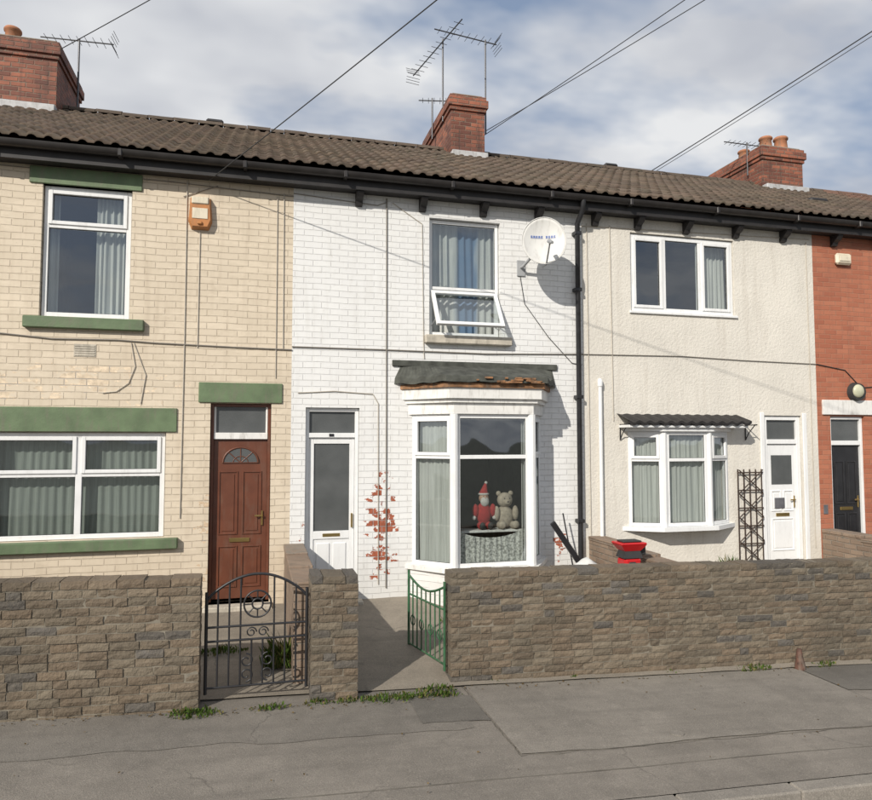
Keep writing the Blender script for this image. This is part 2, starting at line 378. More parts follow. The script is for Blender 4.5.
# ------------------------------------------------------------------ garden walls
def blockwall(name,x0,x1,y0,y1,zt0,zt1,parent,seed=1):
    rnd=random.Random(seed)
    bm=bmesh.new(); cl=bm.loops.layers.float_color.new('Col')
    L=x1-x0
    def zt(x): return zt0+(zt1-zt0)*(x-x0)/L
    def zb(x): return zg(x)-.12
    H=zt0-zb(x0); nr=round(H/.066); hh=H/nr; rows=[(i*hh,hh) for i in range(nr)]
    for ri,(z,h) in enumerate(rows):
        top=(ri==len(rows)-1)
        x=x0-(.11 if ri%2 else 0)-rnd.uniform(0,.05)
        while x<x1:
            w=rnd.choice((.11,.205,.21,.215,.22,.225,.23)) if not top else rnd.uniform(.2,.23)
            a=max(x,x0); b=min(x+w,x1); x+=w
            if b-a<.03: continue
            if x1-b<.05: b=x1; x=x1
            g=.004
            jy0=rnd.uniform(-.007,.005); jy1=rnd.uniform(-.008,.008); jt=rnd.uniform(-.005,.007) if top else 0
            shade=rnd.uniform(.72,1.22); hue=rnd.random()
            base=Vector((.175,.145,.105))*(1-hue)+Vector((.165,.122,.082))*hue
            if rnd.random()<.10: base=Vector((.11,.10,.088))
            base=base*shade
            nx=max(2,int((b-a)/.06)+1)
            def vy(i,k,front):
                px=a+g+(b-a-2*g)*i/nx; pz=z+g+(h-2*g)*k/2
                edge=(i in(0,nx)) or (k in (0,2))
                q=noise.noise(Vector((px*13,pz*19,y0*3)))*.007
                y=(y0+jy0-(0 if edge else .006)+q) if front else (y1+jy1)
                jx=rnd.uniform(-.003,.003) if i in (0,nx) else 0; jz=rnd.uniform(-.0025,.0025) if k in (0,2) else 0
                xx=px+jx; f=(pz+jz+(jt if k==2 else 0))/H
                return bm.verts.new((xx,y,zb(xx)+(zt(xx)-zb(xx))*f))
            F=[[vy(i,k,True) for i in range(nx+1)] for k in range(3)]
            B=[[vy(i,k,False) for i in range(nx+1)] for k in range(3)]
            fs=[]
            for k in range(2):
                for i in range(nx):
                    fs.append(bm.faces.new((F[k][i],F[k][i+1],F[k+1][i+1],F[k+1][i])))
                    fs.append(bm.faces.new((B[k][i+1],B[k][i],B[k+1][i],B[k+1][i+1])))
                fs.append(bm.faces.new((B[k][0],F[k][0],F[k+1][0],B[k+1][0])))
                fs.append(bm.faces.new((F[k][nx],B[k][nx],B[k+1][nx],F[k+1][nx])))
            for i in range(nx):
                fs.append(bm.faces.new((F[2][i],F[2][i+1],B[2][i+1],B[2][i])))
            for f in fs:
                for lp in f.loops: lp[cl]=(base.x,base.y,base.z,1)
    finish(bm,name,'wstone',parent)
    bm=bmesh.new(); n=max(1,int(L)); e=.010
    for i in range(n):
        a=x0+e+(L-2*e)*i/n; b=x0+e+(L-2*e)*(i+1)/n
        vs=bb(bm,a,b,y0+.006,y1-.008,0,1,0)
        for v in vs:
            v.co.z=zb(v.co.x)+v.co.z*(zt(v.co.x)-.010-zb(v.co.x))
    finish(bm,name+'_mortar','mortar',parent)
w=empty('garden_wall'); blockwall('brick_courses',-9,-.43,-2.6,-2.38,1.36,1.17,w,3)
w=empty('gate_pillar'); blockwall('brick_courses',.49,.91,-2.56,-2.2,1.13,1.115,w,4)
w=empty('garden_wall'); blockwall('brick_courses',1.83,15,-2.32,-2.1,1.06,.79,w,5)
def divwall(x0,x1,za,zb_,ya=-2.2,yb=0):
    e=empty('dividing_wall'); bm=bmesh.new()
    n=3
    for i in range(n):
        y0=ya+(yb-ya)*i/n; y1=ya+(yb-ya)*(i+1)/n
        t=za+(zb_-za)*(i+.5)/n
        bb(bm,x0,x1,y0,y1-.001,-.2,t-.05,0); bb(bm,x0-.012,x1+.012,y0-.001,y1-.002,t-.05,t,.006)
    finish(bm,'brickwork','gardenbrick',e)
divwall(.36,.58,1.0,1.06,ya=-2.19)
divwall(4.48,4.7,.92,1.02,ya=-2.09)
divwall(8.38,8.6,.85,1.0,ya=-2.09)
divwall(-3.72,-3.5,1.0,1.1,ya=-2.37)

# ------------------------------------------------------------------ houses
EZ=5.74; EY=-.3; RY=4.0; RZ=7.97
def facade(parent,x0,x1,z0,z1,holes,mat,depth=.16):
    xs=sorted(set([x0,x1]+[h[0] for h in holes]+[h[1] for h in holes])); zs=sorted(set([z0,z1]+[h[2] for h in holes]+[h[3] for h in holes]))
    bm=bmesh.new(); vv={}
    def V(x,y,z):
        k=(round(x,4),round(y,4),round(z,4))
        if k not in vv: vv[k]=bm.verts.new((x,y,z))
        return vv[k]
    for i in range(len(xs)-1):
        for j in range(len(zs)-1):
            cx=(xs[i]+xs[i+1])/2; cz=(zs[j]+zs[j+1])/2
            if any(h[0]<cx<h[1] and h[2]<cz<h[3] for h in holes): continue
            bm.faces.new((V(xs[i],0,zs[j]),V(xs[i+1],0,zs[j]),V(xs[i+1],0,zs[j+1]),V(xs[i],0,zs[j+1])))
    for (a,b,c,d) in [h[:4] for h in holes]:
        def q(p1,p2): bm.faces.new([bm.verts.new(p) for p in (p1,p2,(p2[0],depth,p2[2]),(p1[0],depth,p1[2]))])
        q((a,0,c),(a,0,d)); q((a,0,d),(b,0,d)); q((b,0,d),(b,0,c)); q((b,0,c),(a,0,c))
    finish(bm,'front_wall',mat,parent)
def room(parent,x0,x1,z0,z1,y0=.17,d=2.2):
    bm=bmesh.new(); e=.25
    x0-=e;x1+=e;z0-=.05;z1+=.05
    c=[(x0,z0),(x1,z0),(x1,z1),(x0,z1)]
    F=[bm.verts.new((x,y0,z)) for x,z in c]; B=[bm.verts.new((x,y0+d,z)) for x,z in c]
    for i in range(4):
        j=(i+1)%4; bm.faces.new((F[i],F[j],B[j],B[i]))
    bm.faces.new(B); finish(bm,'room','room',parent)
def curtain(parent,x0,x1,z0,z1,y,mat,folds=14,amp=.018,Mx=None,arch=0):
    bm=bmesh.new(); n=int(folds*8); rows=6; g=[]
    for k in range(rows+1):
        row=[]
        for i in range(n+1):
            s=i/n; x=x0+(x1-x0)*s
            ph=s*folds*2*math.pi+3.5*noise.noise(Vector((s*5,x0,k*.08)))
            yy=y+amp*(.6+.6*noise.noise(Vector((s*9,1,x0))))*math.sin(ph)
            t=k/rows; zt=z1-arch*math.sin(math.pi*s)**.7; z=zt+(z0-zt)*t
            p=Vector((x,yy,z))
            if Mx is not None: p=Mx@p
            row.append(bm.verts.new(p))
        g.append(row)
    for k in range(rows):
        for i in range(n): bm.faces.new((g[k][i],g[k][i+1],g[k+1][i+1],g[k+1][i]))
    return finish(bm,'curtain',mat,parent,smooth=True)
def window(parent,Mx,w,h,cols,fw=.055,mat='upvc',glass='glass',sash=True,name='window',dep=.07,sashw=.035):
    bm=bmesh.new(); B=lambda *a,**k: bb(bm,*a,Mx=Mx,**k)
    B(0,fw,0,dep,0,h); B(w-fw,w,0,dep,0,h); B(fw,w-fw,0,dep,0,fw); B(fw,w-fw,0,dep,h-fw,h)
    gm=bmesh.new(); rm=bmesh.new()
    for ci,(xa,xb,sp,op) in enumerate(cols):
        if ci: 
            px=cols[ci-1][1]; B(px,xa,0.001,dep-.001,fw,h-fw)
        zs=[fw]+[v for s in sp for v in (s-fw*.45,s+fw*.45)]+[h-fw]
        for s in sp: B(xa,xb,.002,dep-.002,s-fw*.45,s+fw*.45)
        for k in range(len(sp)+1):
            za,zb=zs[2*k],zs[2*k+1]
            if op[k]==2: continue
            ia=0
            if op[k]==1 and sash:
                sw=sashw; ia=sw
                B(xa-.008,xa+sw,-.016,.03,za-.008,zb+.008); B(xb-sw,xb+.008,-.016,.03,za-.008,zb+.008)
                B(xa+sw,xb-sw,-.015,.03,za-.008,za+sw); B(xa+sw,xb-sw,-.015,.03,zb-sw,zb+.008)
            gv=[gm.verts.new(Mx@Vector(p)) for p in ((xa,.022,za),(xb,.022,za),(xb,.022,zb),(xa,.022,zb))]; gm.faces.new(gv)
            a,b,c,d=xa+ia,xb-ia,za+ia,zb-ia; q=.005
            for r_ in ((a,a+q,c,d),(b-q,b,c,d),(a+q,b-q,c,c+q),(a+q,b-q,d-q,d)):
                bb(rm,r_[0],r_[1],.015,.024,r_[2],r_[3],0,Mx=Mx)
    finish(bm,name+'_frame',mat,parent); finish(gm,name+'_glass',glass,parent); finish(rm,name+'_gasket','rubber',parent)
T=Matrix.Translation
def panels_door(parent,x0,x1,z0,z1,y,mat,panels,letter=None):
    bm=bmesh.new(); 
    bb(bm,x0,x1,y,y+.05,z0,z1,.003)
    finish(bm,'door_leaf',mat,parent)
    bm=bmesh.new()
    for (a,b,c,d) in panels:
        xa,xb,za,zb=x0+(x1-x0)*a,x0+(x1-x0)*b,z0+(z1-z0)*c,z0+(z1-z0)*d
        t=.018
        bb(bm,xa,xa+t,y-.012,y+.004,za,zb,.004); bb(bm,xb-t,xb,y-.012,y+.004,za,zb,.004)
        bb(bm,xa+t,xb-t,y-.012,y+.004,za,za+t,.004); bb(bm,xa+t,xb-t,y-.012,y+.004,zb-t,zb,.004)
        bb(bm,xa+.04,xb-.04,y-.008,y+.004,za+.04,zb-.04,.006)
    if panels: finish(bm,'door_panels',mat,parent)
    else: bm.free()
    bm=bmesh.new()
    hx=x1-.055; zh=z0+(z1-z0)*.5
    bb(bm,hx-.012,hx+.012,y-.02,y,zh-.09,zh+.09,.004); bb(bm,hx-.09,hx,y-.05,y-.035,zh+.02,zh+.04,.004); bb(bm,hx-.01,hx+.01,y-.04,y-.018,zh+.02,zh+.04,.003)
    if letter:
        zc=z0+(z1-z0)*letter; xc=(x0+x1)/2; bb(bm,xc-.12,xc+.12,y-.014,y,zc-.025,zc+.025,.004)
    finish(bm,'door_furniture','brass',parent)
def flatpoly(name,pts,mat,parent):
    bm=bmesh.new(); bm.faces.new([bm.verts.new(p) for p in pts]); return finish(bm,name,mat,parent)

def roof(parent,x0,x1,mat):
    bm=bmesh.new(); cl=bm.loops.layers.float_color.new('Col')
    dy=RY-EY; dz=RZ-EZ; L=math.hypot(dy,dz); uy,uz=dy/L,dz/L; ny,nz=-uz,uy
    rows=15; g=L/rows; tw=.175; nt=int(round((x1-x0)/tw)); tw=(x1-x0)/nt; seg=5
    prof=[(0,0),(.14,.022),(.30,.030),(.46,.022),(.60,0),(1,0)]
    for r in range(rows):
        for t in range(nt):
            if t%2==0: j=random.uniform(-.003,.005); c=random.uniform(.62,1.2); cc=(c*random.uniform(.97,1.08),c,c*random.uniform(.92,1.03),1)
            A=[];B_=[];C=[]
            for s in range(seg+1):
                u,p=prof[s]; x=x0+(t+u)*tw
                sagy=.016*noise.noise(Vector((x*.35,r*.2,0)))
                for lst,sd,off in ((A,r*g,.034),(B_,(r+1)*g+.015,.008),(C,r*g,.006)):
                    n=off+p+j+sagy
                    lst.append(bm.verts.new((x,EY+uy*sd+ny*n,EZ+uz*sd+nz*n)))
            for s in range(seg):
                for q in ((A[s],A[s+1],B_[s+1],B_[s]),(C[s],C[s+1],A[s+1],A[s])):
                    f=bm.faces.new(q); f.smooth=True
                    for lp in f.loops: lp[cl]=cc
    bk=[bm.verts.new(p) for p in ((x1,2*RY-EY,EZ),(x0,2*RY-EY,EZ),(x0,RY,RZ+.01),(x1,RY,RZ+.01))]
    f=bm.faces.new(bk)
    for lp in f.loops: lp[cl]=(.9,.9,.9,1)
    x=x0
    while x<x1-.05:
        w=min(.42,x1-x); c=random.uniform(.6,1.1); dzr=random.uniform(-.008,.008)
        prev=None
        for k in range(9):
            a=math.pi*k/8; y=RY-.14*math.cos(a); z=RZ-.01+.10*math.sin(a)+dzr
            cur=(bm.verts.new((x+.004,y,z)),bm.verts.new((x+w-.004,y,z)))
            if prev:
                f=bm.faces.new((prev[0],prev[1],cur[1],cur[0]))
                for lp in f.loops: lp[cl]=(c,c,c,1)
            prev=cur
        x+=w
    finish(bm,'roof',mat,parent)
def shell(parent,x0,x1,mat):
    bm=bmesh.new(); bb(bm,x0,x1,7.8,8.0,-.2,EZ,0); finish(bm,'rear_wall',mat,parent)
    for nm,x in (('side_wall_a',x0+.002),('side_wall_b',x1-.002)):
        flatpoly(nm,[(x,.002,-.3),(x,7.8,-.3),(x,7.8,EZ),(x,RY,RZ-.1),(x,.002,EZ)],mat,parent)
    box('fascia',x0,x1-.001,-.2,-.17,5.52,5.73,'fascia',parent,0)
    box('soffit',x0,x1-.001,-.169,.0-.002,5.53,5.56,'fascia',parent,0)
    bm=bmesh.new(); prev=None
    for k in range(9):
        a=math.pi*k/8; y=-.262-.062*math.cos(a); z=5.70-.075*math.sin(a)
        cur=(bm.verts.new((x0,y,z)),bm.verts.new((x1,y,z)))
        if prev: bm.faces.new((prev[0],prev[1],cur[1],cur[0]))
        prev=cur
    finish(bm,'gutter','gutter',parent,smooth=True)
    for i in range(3):
        gx=x0+.6+i*1.4; box('gutter_joint_%d'%i,gx,gx+.05,-.332,-.2,5.61,5.705,'gutter',parent,.01)
def brackets(parent,xs):
    for i,x in enumerate(xs):
        bm=bmesh.new()
        pr=[(0,5.36),(-.05,5.37),(-.07,5.42),(-.13,5.45),(-.17,5.5),(-.17,5.528),(0,5.528)]
        a=[bm.verts.new((x-.045,y-.002,z)) for y,z in pr]; b=[bm.verts.new((x+.045,y-.002,z)) for y,z in pr]
        bm.faces.new(a); bm.faces.new(b[::-1])
        for k in range(len(pr)):
            j=(k+1)%len(pr); bm.faces.new((a[k],b[k],b[j],a[j]))
        bmesh.ops.recalc_face_normals(bm,faces=bm.faces)
        finish(bm,'eaves_bracket_%d'%i,'fascia',parent)
def lathe(bm,c,prof,seg=16):
    prev=None
    for (r,z) in prof:
        cur=[bm.verts.new((c[0]+r*math.cos(2*math.pi*k/seg),c[1]+r*math.sin(2*math.pi*k/seg),c[2]+z)) for k in range(seg)]
        if prev:
            for k in range(seg):
                f=bm.faces.new((prev[k],prev[(k+1)%seg],cur[(k+1)%seg],cur[k])); f.smooth=True
        prev=cur
def chimney(parent,x0,x1,y0,y1,zb,zt,pots,flash=True):
    bm=bmesh.new()
    bb(bm,x0,x1,y0,y1,zb,zt-.3,.004)
    bb(bm,x0-.03,x1+.03,y0-.03,y1+.03,zt-.3,zt-.225,.006)
    bb(bm,x0-.06,x1+.06,y0-.06,y1+.06,zt-.225,zt-.075,.006)
    bb(bm,x0-.03,x1+.03,y0-.03,y1+.03,zt-.075,zt,.006)
    finish(bm,'chimney_stack','chimbrick',parent)
    bm=bmesh.new(); bb(bm,x0+.02,x1-.02,y0+.02,y1-.02,zt,zt+.05,.04); finish(bm,'flaunching','mortar',parent)
    bm=bmesh.new()
    for (px,py,h,r) in pots:
        lathe(bm,(px,py,zt+.03),[(r*1.15,0),(r*1.1,h*.1),(r,h*.15),(r*.85,h*.8),(r*1.05,h*.84),(r*1.05,h*.93),(r*.9,h),(r*.7,h),(r*.65,h*.6)])
    if pots: finish(bm,'chimney_pots','terracotta',parent)
    else: bm.free()
    if flash:
        zr=EZ+(y0-EY)*(RZ-EZ)/(RY-EY)
        bm=bmesh.new(); bb(bm,x0-.02,x1+.02,y0-.16,y0-.002,zr-.06,zr+.07,.01)
        finish(bm,'lead_flashing','lead',parent)

# ---------- house: cream painted
A=empty('terraced_house')
AX0,AX1=-3.6,.42
facade(A,AX0,AX1,-.3,5.6,[(-2.45,-1.48,3.76,5.32),(-2.95,-1.04,1.18,2.42),(-.54,.18,.36,2.78)],'cream')
shell(A,AX0,AX1,'redbrick'); roof(A,AX0,AX1,'tile')
box('upper_lintel',-2.59,-1.37,-.022,.1,5.32,5.52,'green',A,.006)
box('upper_sill',-2.6,-1.31,-.07,.1,3.62,3.755,'green',A,.01)
box('lower_lintel',-3.1,-.92,-.022,.1,2.425,2.71,'green',A,.006)
box('lower_sill',-3.12,-.88,-.08,.1,1.05,1.175,'green',A,.01)
box('door_lintel',-.68,.31,-.022,.1,2.785,3.03,'green',A,.006)
window(A,T((-2.44,.05,3.765)),.95,1.55,[(.055,.895,[1.08],[0,1])])
room(A,-2.45,-1.48,3.76,5.32); curtain(A,-1.90,-1.5,3.8,5.3,.2,'netw',6,.03); curtain(A,-2.43,-2.3,3.8,5.3,.2,'netw',2,.03)
window(A,T((-2.94,.05,1.185)),1.89,1.23,[(.055,.915,[.74],[0,1]),(.985,1.835,[.74],[0,1])])
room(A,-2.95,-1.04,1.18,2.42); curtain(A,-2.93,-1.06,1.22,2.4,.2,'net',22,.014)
room(A,-.5,.14,.4,2.75,.2,1.5)
bm=bmesh.new(); y=.07
bb(bm,-.535,-.5,y,y+.07,.37,2.775,.003); bb(bm,.14,.175,y,y+.07,.37,2.775,.003); bb(bm,-.5,.14,y,y+.07,2.74,2.775,.003)
finish(bm,'door_frame','brown',A)
box('transom_bar',-.5,.14,.06,.14,2.34,2.42,'whitewood',A)
box('transom_jamb_l',-.5,-.475,.075,.13,2.42,2.739,'whitewood',A); box('transom_jamb_r',.115,.14,.075,.13,2.42,2.739,'whitewood',A)
flatpoly('transom_glass',[(-.475,.1,2.42),(.115,.1,2.42),(.115,.1,2.74),(-.475,.1,2.74)],'obsc',A)
panels_door(A,-.5,.14,.4,2.335,.1,'brown',[(.1,.46,.40,.80),(.54,.9,.40,.80),(.1,.46,.07,.33),(.54,.9,.07,.33)],letter=.365)
bm=bmesh.new(); c=(-.18,.092,2.05); N=14; r=.21
cv=bm.verts.new(c); arc=[bm.verts.new((c[0]+r*math.cos(math.pi*k/N),c[1],c[2]+.9*r*math.sin(math.pi*k/N))) for k in range(N+1)]
for k in range(N): bm.faces.new((cv,arc[k],arc[k+1]))
finish(bm,'fanlight_glass','obsc',A)
for k,a in enumerate((0,45,90,135,180)):
    tube('fanlight_bar_%d'%k,[c,(c[0]+r*math.cos(R(a)),c[1]-.002,c[2]+.9*r*math.sin(R(a)))],.006,'brown',A)
tube('fanlight_rim',[(c[0]+r*math.cos(math.pi*k/N),c[1],c[2]+.9*r*math.sin(math.pi*k/N)) for k in range(N+1)],.012,'brown',A)
tube('fanlight_inner',[(c[0]+.09*math.cos(math.pi*k/N),c[1]-.002,c[2]+.08*math.sin(math.pi*k/N)) for k in range(N+1)],.005,'brown',A)
box('door_step',-.58,.22,-.18,.16,.2,.36,'stone',A,.01)
bm=bmesh.new()
for i in range(5): bb(bm,-2.06,-1.84,-.012,.01,3.31+i*.027,3.328+i*.027,.003)
bb(bm,-2.07,-1.83,-.006,.01,3.30,3.45,.002); finish(bm,'air_brick','stone',A)
for i,(pts,r) in enumerate((([(-.86,-.01,5.5),(-.855,-.01,3.6),(-.865,-.01,1.4)],.006),([(-.70,-.01,4.88),(-.705,-.01,3.45)],.005),
    ([(-3.5,-.012,3.57),(-2.9,-.012,3.55),(-2.3,-.012,3.50),(-1.6,-.012,3.51),(-1.2,-.012,3.49),(-.3,-.012,3.47),(.42,-.012,3.46)],.008),([(-1.45,-.01,3.48),(-1.4,-.01,3.2),(-1.47,-.01,3.0),(-1.6,-.01,2.9),(-1.75,-.01,2.88)],.005),([(-1.42,-.01,3.48),(-1.28,-.01,3.1),(-1.33,-.01,2.76)],.005),
    ([(-3.5,-.01,5.5),(-1.0,-.01,5.47),(.42,-.01,5.42)],.006),([(.30,-.01,5.45),(.31,-.01,3.48)],.006),([(-.9,-.01,5.3),(-.5,-.01,5.47)],.005),([(.22,-.01,5.4),(.225,-.01,3.1)],.005))):
    tube('facade_cable_%d'%i,pts,r,'cables' if i in (2,5,7) else 'cablew',A)
al=empty('alarm_box')
bm=bmesh.new(); 
pr=[(-.82,5.30),(-.58,5.30),(-.56,5.0),(-.6,4.9),(-.80,4.9),(-.84,5.0)]
a=[bm.verts.new((x,-.002,z)) for x,z in pr]; b=[bm.verts.new((-.7+(x+.7)*.86,-.085,5.1+(z-5.1)*.86)) for x,z in pr]
bm.faces.new(b); 
for k in range(6):
    j=(k+1)%6; bm.faces.new((a[k],a[j],b[j],b[k]))
bmesh.ops.recalc_face_normals(bm,faces=bm.faces); finish(bm,'cover','orange',al)
box('label',-.79,-.61,-.092,-.086,5.02,5.15,'alarmw',al,.002); box('strobe',-.73,-.67,-.11,-.086,4.945,4.985,'orange',al,.01)
box('top_cover',-.80,-.60,-.10,-.03,5.20,5.29,'alarmw',al,.01)

# ---------- house: white painted
B=empty('terraced_house')
BX0,BX1=.42,4.42
facade(B,BX0,BX1,-.3,5.6,[(.60,1.28,.34,2.74),(2.2,3.2,3.72,5.30),(2.0,3.7,.75,2.6)],'white')
shell(B,BX0,BX1,'redbrick'); roof(B,BX0,BX1,'tile'); brackets(B,[1.25,2.1,2.95,3.75])
box('upper_sill',2.13,3.34,-.09,.1,3.6,3.715,'stone',B,.012)
window(B,T((2.21,.06,3.725)),.98,1.565,[(.045,.935,[.64],[2,0])],fw=.045,mat='upvc')
room(B,2.2,3.2,3.72,5.3); curtain(B,2.23,3.18,3.75,5.27,.22,'blueC',9,.03)
ang=R(-33); Mc=T((2.235,.04,4.335))@Matrix.Rotation(ang,4,'X')
bm=bmesh.new(); L=.60; Wd=.93
for q in ((0,.05,-L,0),(Wd-.05,Wd,-L,0)): bb(bm,q[0],q[1],0,.045,q[2],q[3],.004,Mx=Mc)
bb(bm,.05,Wd-.05,0,.045,-L,-L+.05,.004,Mx=Mc); bb(bm,.05,Wd-.05,0,.045,-.05,0,.004,Mx=Mc)
finish(bm,'open_casement','upvc',B)
bm=bmesh.new(); bm.faces.new([bm.verts.new(Mc@Vector(p)) for p in ((.05,.02,-L+.05),(Wd-.05,.02,-L+.05),(Wd-.05,.02,-.05),(.05,.02,-.05))]); finish(bm,'open_casement_glass','glass',B)
for x in (2.25,3.15): tube('casement_stay',[(x,.06,3.86),(x,-.2,3.92)],.008,'grey',B)
bm=bmesh.new(); y=.05
bb(bm,.605,.65,y,y+.08,.35,2.735); bb(bm,1.23,1.275,y,y+.08,.35,2.735); bb(bm,.65,1.23,y,y+.08,2.69,2.735); bb(bm,.65,1.23,y,y+.08,2.36,2.42)
finish(bm,'door_frame','upvc',B)
flatpoly('transom_glass',[(.65,.09,2.42),(1.23,.09,2.42),(1.23,.09,2.69),(.65,.09,2.69)],'obsc',B)
bm=bmesh.new(); y=.08; x0,x1,z0,z1=.653,1.227,.36,2.357; sw=.062
bb(bm,x0,x0+sw,y,y+.05,z0,z1); bb(bm,x1-sw,x1,y,y+.05,z0,z1); bb(bm,x0+sw,x1-sw,y,y+.05,z1-.075,z1); bb(bm,x0+sw,x1-sw,y,y+.05,1.08,1.18); bb(bm,x0+sw,x1-sw,y,y+.05,z0,.52)
bb(bm,x0+sw,x1-sw,y+.014,y+.04,.52,1.08); bb(bm,x0+.10,(x0+x1)/2-.02,y,y+.016,.58,1.03,.01); bb(bm,(x0+x1)/2+.02,x1-.10,y,y+.016,.58,1.03,.01)
finish(bm,'door_leaf','upvc',B)
flatpoly('door_glass',[(x0+.06,y+.02,1.17),(x1-.06,y+.02,1.17),(x1-.06,y+.02,z1-.07),(x0+.06,y+.02,z1-.07)],'obsc',B)
box('letterbox',.83,1.05,y-.008,y,1.11,1.15,'brass',B); box('door_handle',1.185,1.205,y-.03,y,1.22,1.4,'brass',B)
box('door_number',.90,.96,.042,.049,2.375,2.41,'blackdoor',B,.001)
box('door_step',.56,1.32,-.2,.16,.18,.34,'stone',B,.01)
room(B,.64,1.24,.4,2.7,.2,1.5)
by=-.5; PL=[(1.93,0),(2.40,by),(3.45,by),(3.80,0)]
def bayprism(name,PLn,z0,z1,mat,parent,off=0):
    bm=bmesh.new(); cx=sum(p[0] for p in PLn)/4
    P2=[]
    for (x,y) in PLn:
        P2.append((x+(off if x>cx else -off),(y-off) if y<-.01 else -.0))
    a=[bm.verts.new((x,y,z0)) for x,y in P2]; b=[bm.verts.new((x,y,z1)) for x,y in P2]
    bm.faces.new(a[::-1]); bm.faces.new(b)
    for k in range(3): bm.faces.new((a[k],a[k+1],b[k+1],b[k]))
    bmesh.ops.recalc_face_normals(bm,faces=bm.faces)
    return finish(bm,name,mat,parent)
bayprism('bay_base',PL,.1,.68,'white',B)
bayprism('bay_sill',PL,.681,.735,'whitewood',B,.05)
bayprism('bay_head',PL,2.66,2.80,'whitewood',B,.01)
bayprism('bay_cornice_a',PL,2.801,2.85,'whitewood',B,.05)
bayprism('bay_cornice_b',PL,2.851,2.985,'whitewood',B,.09)
bayprism('bay_roof_edge',PL,2.986,3.045,'rust',B,.12)
bm=bmesh.new()
base=[(1.93-.2,0),(2.36-.11,by-.16),(3.49+.11,by-.16),(3.80+.2,0)]
nseg=14
def lerp(a,b,t): return tuple(a[i]+(b[i]-a[i])*t for i in range(len(a)))
bot=[];edge=[];top=[]
for s in range(3):
    for k in range(nseg+(1 if s==2 else 0)):
        p=lerp(base[s],base[s+1],k/nseg); nz=.03*noise.noise(Vector((p[0]*5,p[1]*6,0)))
        bot.append(bm.verts.new((p[0],p[1],3.050+nz*.8))); edge.append(bm.verts.new((p[0],p[1]+.01,3.12+nz*1.2+.012*random.random())))
        q=2.9+(p[0]-2.9)*.95; top.append(bm.verts.new((q,-.002,3.31+.01*random.random())))
for i in range(len(bot)-1):
    bm.faces.new((bot[i],bot[i+1],edge[i+1],edge[i])); bm.faces.new((edge[i],edge[i+1],top[i+1],top[i]))
finish(bm,'bay_roof_felt','felt',B)
box('flashing',1.7,4.02,-.03,-.003,3.29,3.37,'felt',B,.006)
bm=bmesh.new()
for i in range(26):
    x=(2.9+random.random()*.65) if i<18 else (2.3+random.random()*1.2); wd=random.uniform(.03,.13); y=by-.165-random.random()*.01; z=3.04+random.random()*.06
    bb(bm,x,x+wd,y-.012,y+.03,z,z+random.uniform(.01,.028),.003)
finish(bm,'broken_slate_pieces','rust',B)
def facewin(p0,p1,z0,z1,cols_fn,parent,nm,inset=.03,**k):
    d=Vector((p1[0]-p0[0],p1[1]-p0[1],0)); L=d.length; an=math.atan2(d.y,d.x)
    Mx=T((p0[0],p0[1],z0))@Matrix.Rotation(an,4,'Z')@T((0.03,inset,0))
    window(parent,Mx,L-.06,z1-z0,cols_fn(L-.06),name=nm,**k); return Mx,L-.06
m1,l1=facewin(PL[0],PL[1],.736,2.659,lambda w:[(.055,w-.055,[1.38],[0,1])],B,'bay_left')
m2,l2=facewin(PL[1],PL[2],.736,2.659,lambda w:[(.055,w-.055,[1.38],[0,0])],B,'bay_front')
m3,l3=facewin(PL[2],PL[3],.736,2.659,lambda w:[(.055,w-.055,[1.38],[0,1])],B,'bay_right')
for i,(x,y) in enumerate(((2.405,by+.012),(3.445,by+.012))):
    bm=bmesh.new(); cone(bm,(x,y+.02,.737),(x,y+.02,2.658),.055,.055,10); finish(bm,'bay_corner_post_%d'%i,'upvc',B)
curtain(B,.02,l1-.02,.02,1.9,.10,'netw',8,.02,Mx=m1)
curtain(B,.0,l3-.02,.02,1.9,.12,'netw',6,.02,Mx=m3)
curtain(B,.03,l2-.03,.04,.47,.11,'lace',12,.012,Mx=m2,arch=.12)
curtain(B,.0,.1,.1,1.9,.2,'netw',3,.03,Mx=m2)
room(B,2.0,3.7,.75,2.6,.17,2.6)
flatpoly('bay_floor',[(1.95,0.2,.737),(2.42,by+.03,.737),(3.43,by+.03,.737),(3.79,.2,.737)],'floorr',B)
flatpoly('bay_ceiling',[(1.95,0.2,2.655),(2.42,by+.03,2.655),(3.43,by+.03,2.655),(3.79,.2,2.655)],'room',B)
box('inner_shelf',2.55,3.4,-.28,.0,1.14,1.17,'whitewood',B,.004)
box('inner_shelf_leg_a',2.58,2.61,-.2,-.17,.738,1.139,'whitewood',B,.002); box('inner_shelf_leg_b',3.33,3.36,-.2,-.17,.738,1.139,'whitewood',B,.002)
sd=empty('santa_doll'); bm=bmesh.new(); cx,cy,cz=2.9,-.14,1.17
ball(bm,(cx,cy,cz+.20),(.10,.08,.15),3,0); ball(bm,(cx-.055,cy-.04,cz+.05),(.045,.075,.05),2,0); ball(bm,(cx+.055,cy-.04,cz+.05),(.045,.075,.05),2,0)
ball(bm,(cx-.055,cy-.12,cz+.05),(.04,.03,.05),2,3); ball(bm,(cx+.055,cy-.12,cz+.05),(.04,.03,.05),2,3)
ball(bm,(cx-.12,cy-.02,cz+.24),(.045,.045,.09),2,0); ball(bm,(cx+.12,cy-.02,cz+.24),(.045,.045,.09),2,0)
ball(bm,(cx-.14,cy-.03,cz+.15),(.03,.03,.03),2,1); ball(bm,(cx+.14,cy-.03,cz+.15),(.03,.03,.03),2,1)
